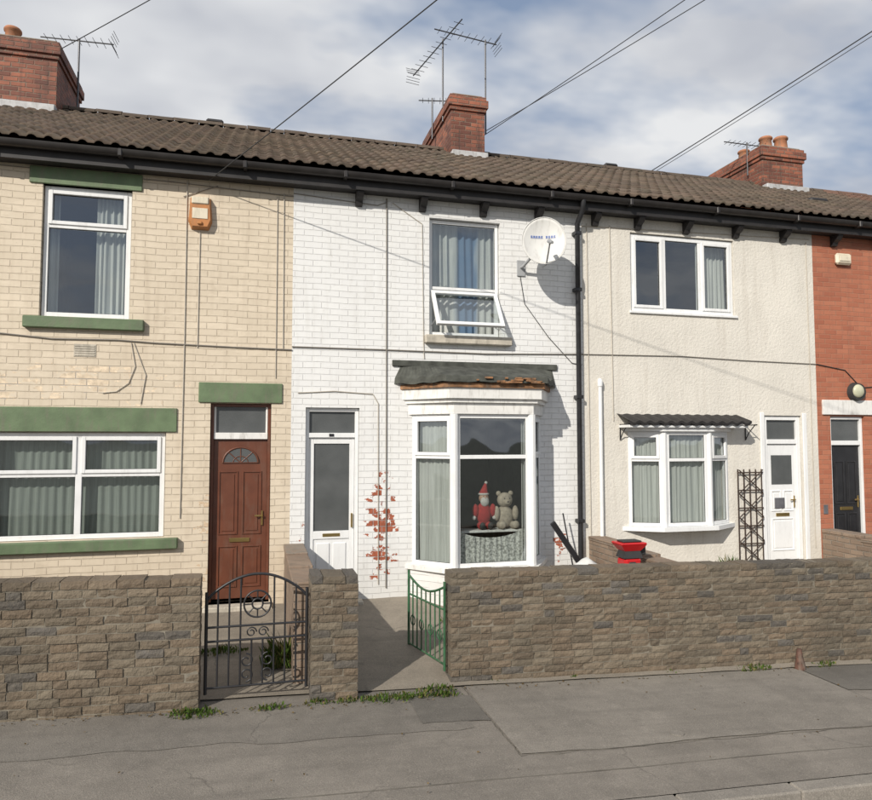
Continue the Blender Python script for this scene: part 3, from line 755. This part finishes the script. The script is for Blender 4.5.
ball(bm,(cx,cy-.01,cz+.40),(.065,.06,.07),3,2); ball(bm,(cx,cy-.05,cz+.36),(.06,.035,.07),2,1); ball(bm,(cx,cy-.07,cz+.405),(.012,.012,.012),1,2)
ball(bm,(cx,cy-.005,cz+.455),(.075,.07,.022),2,1); cone(bm,(cx,cy,cz+.455),(cx+.03,cy,cz+.6),.062,.012,12); ball(bm,(cx+.035,cy,cz+.6),(.022,.022,.022),2,1)
ball(bm,(cx-.022,cy-.062,cz+.425),(.007,.007,.007),1,3); ball(bm,(cx+.022,cy-.062,cz+.425),(.007,.007,.007),1,3)
finish(bm,'doll','santared',sd,mat_list=['santared','santawhite','skin','rubber'])
td=empty('teddy_bear'); bm=bmesh.new(); cx,cy,cz=3.2,-.12,1.17
ball(bm,(cx,cy,cz+.15),(.12,.1,.15),3); ball(bm,(cx,cy-.01,cz+.37),(.105,.095,.1),3); ball(bm,(cx,cy-.1,cz+.345),(.045,.035,.035),2)
for s in (-1,1):
    ball(bm,(cx+s*.085,cy,cz+.455),(.035,.02,.035),2); ball(bm,(cx+s*.13,cy-.05,cz+.2),(.045,.05,.1),2); ball(bm,(cx+s*.09,cy-.09,cz+.05),(.05,.1,.05),2)
    ball(bm,(cx+s*.09,cy-.17,cz+.06),(.05,.025,.055),2); ball(bm,(cx+s*.035,cy-.095,cz+.395),(.01,.01,.01),1,1)
ball(bm,(cx,cy-.135,cz+.355),(.014,.01,.01),1,1)
finish(bm,'toy','fur',td,mat_list=['fur','rubber'])
for i,(pts,r,m) in enumerate((([(1.62,-.012,5.5),(1.625,-.012,3.4),(1.63,-.012,.45)],.008,'cables'),([(.42,-.012,3.5),(1.6,-.012,3.5),(3.0,-.012,3.49),(4.42,-.012,3.53)],.008,'cables'),
    ([(.5,-.01,2.92),(.95,-.01,2.95),(1.45,-.01,2.92),(1.52,-.01,2.8),(1.53,-.01,.5)],.006,'cablew'),([(3.48,-.01,4.62),(3.55,-.01,4.2),(3.9,-.01,3.75),(4.25,-.01,3.4),(4.4,-.01,3.38)],.005,'cable'),
    ([(1.7,-.01,5.45),(2.1,-.01,5.2),(2.12,-.01,3.6),(2.13,-.01,3.4)],.005,'cablew'),([(.42,-.01,5.46),(1.5,-.01,5.40),(1.62,-.01,5.45)],.005,'cables'))):
    tube('facade_cable_%d'%i,pts,r,m,B)
dp=empty('downpipe')
tube('pipe',[(4.33,-.26,5.64),(4.33,-.24,5.52),(4.32,-.08,5.36),(4.32,-.07,.3)],.036,'black',dp,res=4)
for i,z in enumerate((1.2,2.9,4.4,5.2)):
    box('clip_%d'%i,4.27,4.37,-.115,-.003,z,z+.05,'black',dp,.006)
vp=empty('vent_pipe'); tube('pipe',[(4.66,-.04,3.1),(4.66,-.04,.5)],.028,'upvc',vp,res=4)
bm=bmesh.new(); lathe(bm,(4.66,-.04,3.08),[(.036,0),(.038,.06),(.03,.1),(.0,.12)]); finish(bm,'cowl','upvc',vp)
ds=empty('satellite_dish')
c=Vector((3.66,-.42,4.95)); nrm=Vector((-.30,-1,.10)).normalized()
q=nrm.to_track_quat('Z','Y').to_matrix().to_4x4(); Md=T(c)@q
bm=bmesh.new(); prev=None; seg=36
for k in range(0,9):
    rr=.315*k/8; z=(.07*(rr/.315)**2)
    cur=[bm.verts.new(Md@Vector((rr*.93*math.cos(2*math.pi*s/seg),rr*1.02*math.sin(2*math.pi*s/seg),z))) for s in range(seg)] if k else [bm.verts.new(Md@Vector((0,0,0)))]
    if prev:
        for s in range(seg):
            if len(prev)==1: f=bm.faces.new((prev[0],cur[s],cur[(s+1)%seg]))
            else: f=bm.faces.new((prev[s],cur[s],cur[(s+1)%seg],prev[(s+1)%seg]))
            f.smooth=True
    prev=cur
o=finish(bm,'reflector','dish',ds); so=o.modifiers.new('s','SOLIDIFY'); so.thickness=.008
tube('rim',[Md@Vector((.315*.93*math.cos(2*math.pi*s/seg),.315*1.02*math.sin(2*math.pi*s/seg),.07)) for s in range(seg)],.006,'dish',ds,cyclic=True)
lnb=c+Vector((-.06,-.36,-.1)); btm=c+Vector((0,.02,-.30))
tube('arm',[btm+Vector((0,.03,-.02)),btm+Vector((0,-.1,-.02)),lnb+Vector((0,.03,-.02))],.011,'grey',ds)
bm=bmesh.new(); cone(bm,lnb,lnb+Vector((.02,.09,.04)),.026,.03,14); cone(bm,lnb+Vector((0,-.05,-.02)),lnb,.02,.02,12); finish(bm,'lnb','grey',ds)
tube('mount',[c+Vector((0,.03,0)),c+Vector((-.06,.12,-.1)),(3.50,-.1,4.7),(3.50,-.02,4.7)],.02,'grey',ds,res=3)
box('wall_plate',3.44,3.56,-.02,-.002,4.58,4.8,'grey',ds,.004)
bm=bmesh.new(); xx=-.17
for i in range(9):
    if i==5: xx+=.03
    wd=.022
    for (a,b_,c_,d) in ((0,.007,0,.035),(0,wd,.028,.035),(0,wd*.8,.013,.019),(wd-.007,wd,0,.035 if i%2 else .02)):
        vs=bb(bm,xx+a,xx+b_,c_-.01,d-.01,.0,.003,0)
        for v in vs:
            rr=(v.co.x/.293)**2+(v.co.y/.32)**2; v.co=Md@Vector((v.co.x,v.co.y+.06,.07*rr+.006+v.co.z))
    xx+=.034
finish(bm,'lettering','blue',ds)

# ---------- house: roughcast
C=empty('terraced_house')
CX0,CX1=4.42,8.36
facade(C,CX0,CX1,-.3,5.6,[(5.19,6.93,4.18,5.33),(5.15,6.68,1.15,2.42),(7.39,8.06,.52,2.70)],'render')
shell(C,CX0,CX1,'redbrick'); roof(C,CX0,CX1,'tile'); brackets(C,[4.62,5.3,6.1,6.95,7.8])
window(C,T((5.2,.03,4.19)),1.72,1.13,[(.055,.52,[],[1]),(.585,1.13,[],[0]),(1.195,1.665,[],[1])],fw=.06)
box('upper_sill',5.16,6.96,-.03,.03,4.15,4.185,'upvc',C)
room(C,5.19,6.93,4.18,5.33); curtain(C,6.42,6.9,4.2,5.3,.2,'netw',7,.03)
CL=[(5.07,-.001),(5.55,-.22),(6.28,-.22),(6.77,-.001)]
for k,(p0,p1,op) in enumerate(((CL[0],CL[1],[0,1]),(CL[1],CL[2],[0,0]),(CL[2],CL[3],[0,1]))):
    mm,ll=facewin(p0,p1,1.12,2.45,lambda w,op=op:[(.05,w-.05,[.93],op)],C,'bow_%d'%k,inset=.01,fw=.05)
    curtain(C,.02,ll-.02,.03,1.3,.1,'netw',7,.016,Mx=mm)
for i,(x,y) in enumerate(CL[1:3]):
    bm=bmesh.new(); cone(bm,(x,y+.03,1.12),(x,y+.03,2.45),.045,.045,10); finish(bm,'bow_post_%d'%i,'upvc',C)
bayprism('bow_sill',CL,1.06,1.118,'upvc',C,.07); bayprism('bow_head',CL,2.452,2.50,'upvc',C,.04)
room(C,5.15,6.68,1.15,2.42)
bm=bmesh.new(); n=60; x0,x1=4.93,6.9; tp=[];ed=[];lo=[]
for i in range(n+1):
    x=x0+(x1-x0)*i/n; wv=.018*math.cos(i*2*math.pi/5)
    tp.append(bm.verts.new((x,-.005,2.70+wv*.4))); ed.append(bm.verts.new((x,-.34,2.585+wv))); lo.append(bm.verts.new((x,-.335,2.545+wv)))
for i in range(n):
    bm.faces.new((tp[i],tp[i+1],ed[i+1],ed[i])); bm.faces.new((ed[i],ed[i+1],lo[i+1],lo[i]))
finish(bm,'canopy_tiles','fascia',C); box('canopy_board',4.96,6.87,-.30,-.003,2.503,2.54,'upvc',C)
bm=bmesh.new(); y=.03
bb(bm,7.395,7.46,y,y+.08,.53,2.695); bb(bm,7.99,8.055,y,y+.08,.53,2.695); bb(bm,7.46,7.99,y,y+.08,2.63,2.695); bb(bm,7.46,7.99,y,y+.08,2.27,2.34)
bb(bm,8.07,8.14,-.025,.0,.5,2.74,.006); bb(bm,7.31,7.38,-.025,.0,.5,2.74,.006)
finish(bm,'door_frame','upvc',C)
flatpoly('transom_glass',[(7.46,.07,2.34),(7.99,.07,2.34),(7.99,.07,2.63),(7.46,.07,2.63)],'obsc',C)
panels_door(C,7.462,7.988,.53,2.265,.06,'upvc',[(.12,.88,.08,.36),(.12,.46,.42,.60),(.54,.88,.42,.60)],letter=.39)
flatpoly('door_glass',[(7.54,.056,1.66),(7.91,.056,1.66),(7.91,.056,2.1),(7.54,.056,2.1)],'obsc',C)
box('house_number_plate',7.58,7.76,-.0+.04,.055,1.30,1.46,'plaque',C,.006)
box('door_step',7.35,8.1,-.3,.16,.3,.52,'stone',C,.01)
room(C,7.45,8.0,.6,2.65,.2,1.2)
for i,(x,z) in enumerate(((4.98,2.45),(7.05,2.45))):
    tube('hanging_bracket_%d'%i,[(x,-.01,z-.12),(x,-.01,z+.1),(x,-.26,z+.1)],.009,'black',C); tube('bracket_brace_%d'%i,[(x,-.01,z-.12),(x,-.08,z-.02),(x,-.22,z+.1)],.007,'black',C)
for i,pts in enumerate(([(4.42,-.012,3.53),(6.0,-.012,3.55),(7.0,-.012,3.52),(8.36,-.012,3.5)],[(4.86,-.01,5.4),(4.87,-.01,4.3),(4.88,-.01,2.6)],[(4.5,-.01,5.4),(4.51,-.01,.6)],[(8.24,-.01,5.4),(8.25,-.01,.7)],[(8.3,-.01,5.45),(4.42,-.01,5.36)])):
    tube('facade_cable_%d'%i,pts,.006,'cables' if i in(0,) else 'cablew',C)
tr=empty('garden_trellis'); bm=bmesh.new()
x0,x1,z0,z1=6.88,7.29,.5,1.9
for k in range(5): bb(bm,x0+(x1-x0)*k/4-.009,x0+(x1-x0)*k/4+.009,-.04,-.028,z0,z1,.002)
for k in range(6): bb(bm,x0-.012,x1+.012,-.054,-.041,z0+.05+(z1-z0-.1)*k/5-.009,z0+.05+(z1-z0-.1)*k/5+.009,.002)
for s in (0,1):
    for k in range(4):
        za=z0+k*.35; a=Vector((x0 if s else x1,-.06-.004*s,za)); b=Vector((x1 if s else x0,-.06-.004*s,min(z1,za+.34)))
        cone(bm,a,b,.010,.010,4)
finish(bm,'lattice','trellis',tr)

# ---------- house: red brick
D=empty('terraced_house')
DX0,DX1=8.36,12.4
facade(D,DX0,DX1,-.3,5.6,[(8.60,9.25,.5,2.70),(10.2,11.3,3.8,5.2),(10.0,11.6,1.15,2.5)],'redbrick')
shell(D,DX0,DX1,'redbrick'); roof(D,DX0,DX1,'tile'); brackets(D,[8.75,9.6,10.5,11.4])
box('door_lintel',8.45,9.6,-.03,.1,2.72,2.95,'whitewood',D,.006)
window(D,T((10.21,.05,3.81)),1.08,1.38,[(.055,.51,[.9],[0,1]),(.57,1.025,[.9],[0,1])]); room(D,10.2,11.3,3.8,5.2)
window(D,T((10.01,.05,1.16)),1.58,1.33,[(.055,.76,[.9],[0,1]),(.82,1.525,[.9],[0,1])]); room(D,10.0,11.6,1.15,2.5)
box('upper_sill',10.1,11.4,-.06,.08,3.68,3.795,'stone',D); box('lower_sill',9.9,11.7,-.06,.08,1.03,1.145,'stone',D)
bm=bmesh.new(); y=.04
bb(bm,8.605,8.65,y,y+.08,.5,2.695); bb(bm,9.2,9.245,y,y+.08,.5,2.695); bb(bm,8.65,9.2,y,y+.08,2.65,2.695); bb(bm,8.65,9.2,y,y+.08,2.25,2.32)
finish(bm,'door_frame','upvc',D)
flatpoly('transom_glass',[(8.65,.08,2.32),(9.2,.08,2.32),(9.2,.08,2.65),(8.65,.08,2.65)],'obsc',D)
panels_door(D,8.652,9.198,.5,2.245,.08,'blackdoor',[(.12,.46,.48,.86),(.54,.88,.48,.86),(.12,.46,.08,.40),(.54,.88,.08,.40)],letter=.44)
room(D,8.65,9.2,.6,2.6,.2,1.2); box('door_step',8.5,9.3,-.3,.16,.3,.5,'stone',D,.01)
wl=empty('bulkhead_lamp'); bm=bmesh.new(); 
for (r,y0,y1) in ((.15,-.04,-.002),(.14,-.09,-.04)): cone(bm,(9.08,y1,3.08),(9.08,y0,3.08),r,r*.93,24)
finish(bm,'body','rubber',wl); bm=bmesh.new(); ball(bm,(9.06,-.09,3.09),(.105,.05,.105),3); finish(bm,'diffuser','lampglass',wl)
ab=empty('alarm_box'); bm=bmesh.new(); bb(bm,8.76,9.05,-.08,-.002,5.08,5.26,.03); bb(bm,8.8,9.0,-.092,-.081,5.13,5.2,.004); finish(bm,'cover','alarmw',ab)
tube('facade_cable',[(8.36,-.012,3.5),(8.9,-.012,3.42),(9.2,-.012,3.15),(12.4,-.012,3.4)],.007,'cable',D)
box('gas_meter_sign',8.42,8.5,-.01,-.002,1.2,1.34,'plaque',D,.002)
# ---------- end houses, outside the frame
E=empty('terraced_house'); facade(E,-7.6,-3.6,-.3,5.6,[(-6.4,-5.3,3.76,5.2),(-6.9,-5.2,1.18,2.42),(-4.6,-3.9,.36,2.7)],'redbrick'); shell(E,-7.6,-3.6,'redbrick'); roof(E,-7.6,-3.6,'tile')
window(E,T((-6.39,.05,3.77)),1.08,1.42,[(.055,1.025,[1.0],[0,1])]); room(E,-6.4,-5.3,3.76,5.2)
window(E,T((-6.89,.05,1.19)),1.68,1.22,[(.055,.81,[.8],[0,1]),(.87,1.625,[.8],[0,1])]); room(E,-6.9,-5.2,1.18,2.42)
panels_door(E,-4.58,-3.92,.38,2.68,.1,'blackdoor',[(.12,.46,.5,.9),(.54,.88,.5,.9)],letter=.4)
F=empty('terraced_house'); facade(F,12.4,16.4,-.5,5.6,[(14.3,15.4,3.8,5.2),(14.0,15.6,1.15,2.5),(12.7,13.4,.4,2.7)],'cream'); shell(F,12.4,16.4,'redbrick'); roof(F,12.4,16.4,'tile2')
window(F,T((14.31,.05,3.81)),1.08,1.38,[(.055,1.025,[1.0],[0,1])]); room(F,14.3,15.4,3.8,5.2)
window(F,T((14.01,.05,1.16)),1.58,1.33,[(.055,.76,[.9],[0,1]),(.82,1.525,[.9],[0,1])]); room(F,14.0,15.6,1.15,2.5)
panels_door(F,12.72,13.38,.4,2.68,.1,'brown',[(.12,.46,.5,.9),(.54,.88,.5,.9)],letter=.4)
chimney(A,-4.62,-3.27,3.5,5.0,6.9,8.9,[(-4.1,4.0,.38,.13),(-3.7,4.6,.26,.12)])
chimney(B,3.46,4.12,3.35,5.5,6.9,8.83,[(3.8,4.9,.10,.12)])
chimney(D,10.55,11.6,3.6,5.5,6.9,8.72,[(10.95,3.95,.34,.14),(11.35,3.95,.38,.15),(10.9,4.6,.3,.13),(11.3,5.1,.3,.13)])
for i,x in enumerate((-.95,6.95)):
    box('ridge_vent_%d'%i,x,x+.3,RY-.1,RY+.1,RZ+.05,RZ+.13,'fascia',A if i==0 else C,.03)
box('roof_vent',9.9,10.3,1.6,1.75,6.72,6.84,'fascia',D,.03)
# ---------- aerials
def yagi(name,mx,my,z0,z1,a,b,n,el,refl=True):
    e=empty(name); a=Vector(a);b=Vector(b)
    tube('mast',[(mx,my,z0),(mx,my,z1)],.017,'mesh',e)
    tube('boom',[a,b],.012,'mesh',e)
    d=(b-a).normalized(); s=d.cross(Vector((0,0,1))).normalized()
    for i in range(n):
        p=a.lerp(b,(i+.3)/n); l=el*(1-.35*i/n)
        tube('element_%d'%i,[p-s*l/2,p+s*l/2],.005,'mesh',e,res=1)
    if refl:
        for k in (-1,1):
            for j in (0,1,2):
                p=a+Vector((0,0,k*(.05+.05*j)))-d*.02*j; tube('reflector_%d_%d'%(k,j),[p-s*el*.5,p+s*el*.5],.005,'mesh',e,res=1)
    return e
yagi('tv_aerial',4.26,3.7,8.3,10.2,(4.5,3.72,10.15),(3.2,3.6,10.2),9,.34)
yagi('tv_aerial',3.42,3.8,8.5,10.15,(3.1,5.0,10.0),(3.54,2.9,10.02),12,.30)
yagi('tv_aerial',-3.12,4.2,7.7,9.4,(-2.55,4.15,9.35),(-3.75,4.25,9.37),9,.34)
yagi('tv_aerial',10.5,4.0,8.2,8.95,(10.9,4.0,8.9),(9.95,4.05,8.93),8,.34)
yagi('tv_aerial',3.36,4.4,8.4,9.25,(3.9,4.3,9.2),(3.1,4.5,9.22),7,.3,False)
# ---------- overhead cables
def span(a,b,t=2.,r=.011):
    a=Vector(a);b=Vector(b); tube('overhead_cable',[a,a+(b-a)*t],r,'cable',None,sag=.05)
span((-.6,-.1,5.5),(1.5,-2.8,6.4),2.6,.006)
span((-3.2,3.4,8.75),(-1.74,2.2,9.06),4,.007)
span((8.05,4,8.04),(9.87,.2,9.2),2,.010); span((8.15,4,8.04),(9.87,.2,9.12),2,.006)
span((4.28,3.8,8.4),(6.6,.2,9.18),2,.007); span((4.25,3.75,8.3),(6.25,.2,9.12),2,.007)

# ---------- gates
g1=empty('iron_gate'); gy=-2.47; gx0,gx1=-.39,.46; zb=.16
def gtop(x): 
    t=(x-gx0)/(gx1-gx0); return .95+.21*max(0,math.sin(math.pi*t))**.8
tube('stile_l',[(gx0,gy,zb),(gx0,gy,gtop(gx0)+.07)],.014,'black',g1); tube('stile_r',[(gx1,gy,zb),(gx1,gy,gtop(gx1)+.07)],.014,'black',g1)
tube('top_rail',[(gx0+(gx1-gx0)*k/20,gy,gtop(gx0+(gx1-gx0)*k/20)) for k in range(21)],.012,'black',g1)
for i,z in enumerate((zb+.05,.60,.72)): tube('rail_%d'%i,[(gx0,gy,z),(gx1,gy,z)],.010,'black',g1)
for i in range(1,9):
    x=gx0+(gx1-gx0)*i/9
    if i in (4,5): tube('bar_%d'%i,[(x,gy,zb+.05),(x,gy,.60)],.008,'black',g1)
    else: tube('bar_%d'%i,[(x,gy,zb+.05),(x,gy,gtop(x))],.008,'black',g1)
def ring(nm,cx,cz,r,rr=.008,par=g1,y=gy,m='black',a0=0,a1=360,sp=0):
    n=24; tube(nm,[(cx+(r-sp*k/n)*math.cos(R(a0+(a1-a0)*k/n)),y,cz+(r-sp*k/n)*math.sin(R(a0+(a1-a0)*k/n))) for k in range(n+1)],rr,m,par)
ccx=(gx0+gx1)/2
ring('ring',ccx,.90,.115); ring('ring_inner',ccx,.90,.045)
for k in range(8):
    a=R(45*k); tube('ray_%d'%k,[(ccx+.045*math.cos(a),gy,.9+.045*math.sin(a)),(ccx+.115*math.cos(a),gy,.9+.115*math.sin(a))],.006,'black',g1)
for s in (-1,1):
    ring('scroll_%d'%s,ccx+s*.05,.66,.045,.006,a0=0,a1=500,sp=.03); ring('scroll_b%d'%s,ccx+s*.09,.42,.06,.007,a0=90,a1=90+s*420,sp=.04)
    ring('scroll_c%d'%s,ccx+s*.09,.30,.06,.007,a0=-90,a1=-90-s*420,sp=.04)
g2=empty('green_gate'); h0=Vector((1.80,-2.22,0)); h1=Vector((1.62,-1.42,0))
def gp(t,z): p=h0.lerp(h1,t); return (p.x,p.y,z)
def g2t(t): return .90-.10*math.sin(math.pi*t)-.02*t
for nm,t in (('stile_a',0),('stile_b',1)): tube(nm,[gp(t,.1),gp(t,g2t(t)+.05)],.014,'greeniron',g2)
tube('top_rail',[gp(k/16,g2t(k/16)) for k in range(17)],.012,'greeniron',g2)
for i,z in enumerate((.16,.68)): tube('rail_%d'%i,[gp(0,z),gp(1,z)],.010,'greeniron',g2)
for i in range(1,8): tube('bar_%d'%i,[gp(i/8,.16),gp(i/8,g2t(i/8))],.008,'greeniron',g2)
for i in range(4):
    t0=(i+.5)/4; n=16; tube('ring_%d'%i,[gp(t0+.06*math.cos(2*math.pi*k/n),.42+.05*math.sin(2*math.pi*k/n)) for k in range(n+1)],.006,'greeniron',g2)
# ---------- small things
cn=empty('marker_post'); bm=bmesh.new(); zc=zg(5.72)
lathe(bm,(5.73,-2.425,zc-.01),[(.060,0),(.055,.05),(.04,.12),(.034,.17),(.026,.22),(.018,.235),(.0,.238)],9)
for v in bm.verts: v.co.x+=.12*(v.co.z-zc)*-.4+.006*noise.noise(v.co*20)
finish(bm,'stump','cone',cn)
pk=empty('leaning_plank'); bm=bmesh.new(); Mp=T((3.78,-.35,1.25))@Matrix.Rotation(R(-35),4,'Y'); bb(bm,-.035,.035,-.02,.02,-1.1,0,.004,Mx=Mp); finish(bm,'plank','blackdoor',pk)
tube('cane',[(4.0,-.2,1.35),(4.12,-.3,.5)],.01,'black',pk)
bg=empty('white_sack'); bm=bmesh.new(); ball(bm,(3.86,-1.2,.62),(.26,.15,.30),3)
for v in bm.verts: v.co+=Vector((noise.noise(v.co*5),noise.noise(v.co*5+Vector((5,0,0))),noise.noise(v.co*5+Vector((0,5,0)))))*.09
finish(bm,'sack','tarp',bg,smooth=True)
sh=empty('garden_shredder'); sx,sy=4.2,-1.55
def frust(bm,x,y,z0,z1,a0,b0,a1,b1):
    lo=[bm.verts.new((x+i*a0,y+j*b0,z0)) for i,j in ((-1,-1),(1,-1),(1,1),(-1,1))]; hi=[bm.verts.new((x+i*a1,y+j*b1,z1)) for i,j in ((-1,-1),(1,-1),(1,1),(-1,1))]
    bm.faces.new(lo[::-1]); bm.faces.new(hi)
    for k in range(4): bm.faces.new((lo[k],lo[(k+1)%4],hi[(k+1)%4],hi[k]))
bm=bmesh.new(); frust(bm,sx,sy,1.06,1.13,.10,.08,.16,.12); bb(bm,sx-.165,sx+.165,sy-.125,sy+.125,1.13,1.155,.012); bb(bm,sx-.11,sx+.11,sy-.10,sy+.10,.72,.985,.03)
finish(bm,'hopper_and_body','red',sh)
bm=bmesh.new(); frust(bm,sx,sy,.98,1.065,.12,.10,.095,.075); bb(bm,sx-.12,sx+.12,sy-.08,sy+.08,1.156,1.175,.008); bb(bm,sx-.06,sx+.02,sy-.115,sy-.095,.86,.94,.006)
for i in (-1,1):
    cone(bm,(sx+i*.1,sy,.73),(sx+i*.2,sy-.12,.12),.014,.014,8); cone(bm,(sx+i*.1,sy,.73),(sx+i*.2,sy+.14,.2),.014,.014,8)
    cone(bm,(sx+i*.20,sy+.14,.24),(sx+i*.25,sy+.14,.24),.09,.09,18)
bb(bm,sx+.11,sx+.2,sy-.03,sy+.03,1.0,1.12,.01)
finish(bm,'frame_and_wheels','rubber',sh)

# ---------- weeds and plants
def weeds(name,spots,seed=1):
    rnd=random.Random(seed); bm=bmesh.new(); cl=bm.loops.layers.float_color.new('Col')
    for (x,y,z,rad,h,n) in spots:
        for i in range(n):
            a=rnd.uniform(0,6.28); r=rad*math.sqrt(rnd.random()); px,py=x+r*math.cos(a),y+r*.45*math.sin(a)
            hh=h*rnd.uniform(.25,1)*(1-.6*r/rad); lean=Vector((rnd.uniform(-.5,.5),rnd.uniform(-.5,.2),0))*hh
            ww=rnd.uniform(.003,.011); d=Vector((math.cos(a*3),math.sin(a*3),0))*ww
            base=Vector((px,py,z+rnd.uniform(0,.02))); tip=base+lean+Vector((0,0,hh)); mid=base.lerp(tip,.5)+Vector((0,0,hh*.15))
            g=rnd.uniform(.5,1.3); c=(.085*g,.14*g,.03*g,1) if rnd.random()<.7 else (.19*g,.17*g,.07*g,1)
            v=[bm.verts.new(p) for p in (base-d*.5,base+d*.5,mid+d,tip,mid-d)]
            f=bm.faces.new(v)
            for lp in f.loops: lp[cl]=c
    return finish(bm,name,'leaf')
weeds('weeds',[(x,-2.66,zg(x),.13,.07,50) for x in (-.55,-.4,.1,.2)]+[(-.45,-2.7,zg(-.4),.22,.065,150)],seed=2)
weeds('weeds',[(x,-2.60,zg(x),.12,.075,50) for x in (.55,.8,.97,1.1,1.3,1.5,1.65,1.75)]+[(1.2,-2.62,.03,.28,.06,190),(1.62,-2.56,.03,.2,.1,130)],seed=3)
weeds('weeds',[(x,-2.36,zg(x),.16,.09,90) for x in (5.1,5.25,6.1)]+[(x,-2.34,zg(x),.1,.05,30) for x in (2.3,3.1,4.2,4.6,6.8,7.4,7.9)],seed=4)
weeds('shrub',[(.28,-1.8,yardz(.2,-1.8),.2,.42,420)],seed=5)
weeds('shrub',[(5.35,-1.75,.75,.28,.3,420)],seed=6)
weeds('grass',[(-.3,-1.4,yardz(-.3,-1.4),.25,.1,200),(.7,-1.0,yardz(.7,-1),.2,.12,150),(2.6,-.9,.2,.5,.14,300)],seed=8)
rnd=random.Random(11); bm=bmesh.new(); cl=bm.loops.layers.float_color.new('Col')
for i in range(420):
    x=rnd.uniform(-3,9); wf=-2.6 if x<.95 else (-2.32 if x>1.8 else -2.5)
    y=wf-.01-abs(rnd.gauss(0,.09)); 
    if rnd.random()<.12: y=rnd.uniform(-4.5,-2.7)
    s=rnd.uniform(.006,.018); a=rnd.uniform(0,6.28); z=zg(x)+.014
    pts=[(x+s*math.cos(a),y+s*math.sin(a),z),(x-s*.5*math.sin(a),y+s*.5*math.cos(a),z+rnd.uniform(0,.01)),(x-s*math.cos(a),y-s*math.sin(a),z),(x+s*.5*math.sin(a),y-s*.5*math.cos(a),z)]
    f=bm.faces.new([bm.verts.new(p) for p in pts]); g=rnd.uniform(.5,1.4)
    for lp in f.loops: lp[cl]=(.17*g,.12*g,.06*g,1)
finish(bm,'fallen_leaves','leaf')

# ------------------------------------------------------------------ light
sdir=Vector((-1,-1.05,.86)).normalized()
el=math.asin(sdir.z); az=math.atan2(sdir.x,sdir.y)
sl=bpy.data.lights.new('sun','SUN'); sl.energy=4.4; sl.angle=R(.5); sl.color=(1,.94,.85)
so=bpy.data.objects.new('sun',sl); scene.collection.objects.link(so); so.rotation_euler=(-sdir).to_track_quat('-Z','Y').to_euler()
W=NT('World',True); scene.world=W.m
sk=W.n('ShaderNodeTexSky'); sk.sky_type='NISHITA'; sk.sun_disc=False; sk.sun_elevation=el; sk.sun_rotation=az%(2*math.pi); sk.dust_density=2.; sk.ozone_density=1.0
b1=W.n('ShaderNodeBackground'); b1.inputs[1].default_value=.08; W.l(sk.outputs[0],b1.inputs[0])
tc=W.n('ShaderNodeTexCoord'); sp=W.n('ShaderNodeSeparateXYZ'); W.l(tc.outputs['Generated'],sp.inputs[0])
zz=W.math('ADD',W.math('MAXIMUM',sp.outputs[2],0),.22)
cb=W.n('ShaderNodeCombineXYZ'); W.l(W.math('DIVIDE',sp.outputs[0],zz),cb.inputs[0]); W.l(W.math('DIVIDE',sp.outputs[1],zz),cb.inputs[1])
v=cb.outputs[0]
def wn(vec,scale,detail,rough):
    nd=W.n('ShaderNodeTexNoise'); nd.inputs['Scale'].default_value=scale; nd.inputs['Detail'].default_value=detail; nd.inputs['Roughness'].default_value=rough
    W.l(vec,nd.inputs['Vector']); return nd.outputs[0]
n1=wn(W.scalev(v,(1.,1.4,1),(3.1,1.7,0)),1.2,5,.56)
cf=W.ramp(n1,.40,.56)
shade=W.ramp(wn(W.scalev(v,(1,1.2,1),(5,9,2)),1.7,4,.52),.38,.60)
cc=W.mix(shade,(.53,.55,.60),(.84,.845,.85))
b2=W.n('ShaderNodeBackground'); W.l(cc,b2.inputs[0]); b2.inputs[1].default_value=1.0
blu=W.n('ShaderNodeBackground'); blu.inputs[0].default_value=(.34,.44,.62,1); blu.inputs[1].default_value=1
mb=W.n('ShaderNodeMixShader'); mb.inputs[0].default_value=.6; W.l(b1.outputs[0],mb.inputs[1]); W.l(blu.outputs[0],mb.inputs[2])
mx=W.n('ShaderNodeMixShader'); W.l(W.math('MULTIPLY',cf,.95),mx.inputs[0]); W.l(mb.outputs[0],mx.inputs[1]); W.l(b2.outputs[0],mx.inputs[2])
wo=W.n('ShaderNodeOutputWorld'); W.l(mx.outputs[0],wo.inputs[0])

# ------------------------------------------------------------------ camera
cam=bpy.data.cameras.new('camera'); cam.sensor_width=36; cam.sensor_fit='HORIZONTAL'; cam.lens=36*690/872; cam.clip_end=2000; cam.clip_start=.05
co=bpy.data.objects.new('camera',cam); scene.collection.objects.link(co)
co.location=(0,-8.8,2.33); co.rotation_euler=(R(90+3.318),0,R(-14.6))
scene.camera=co
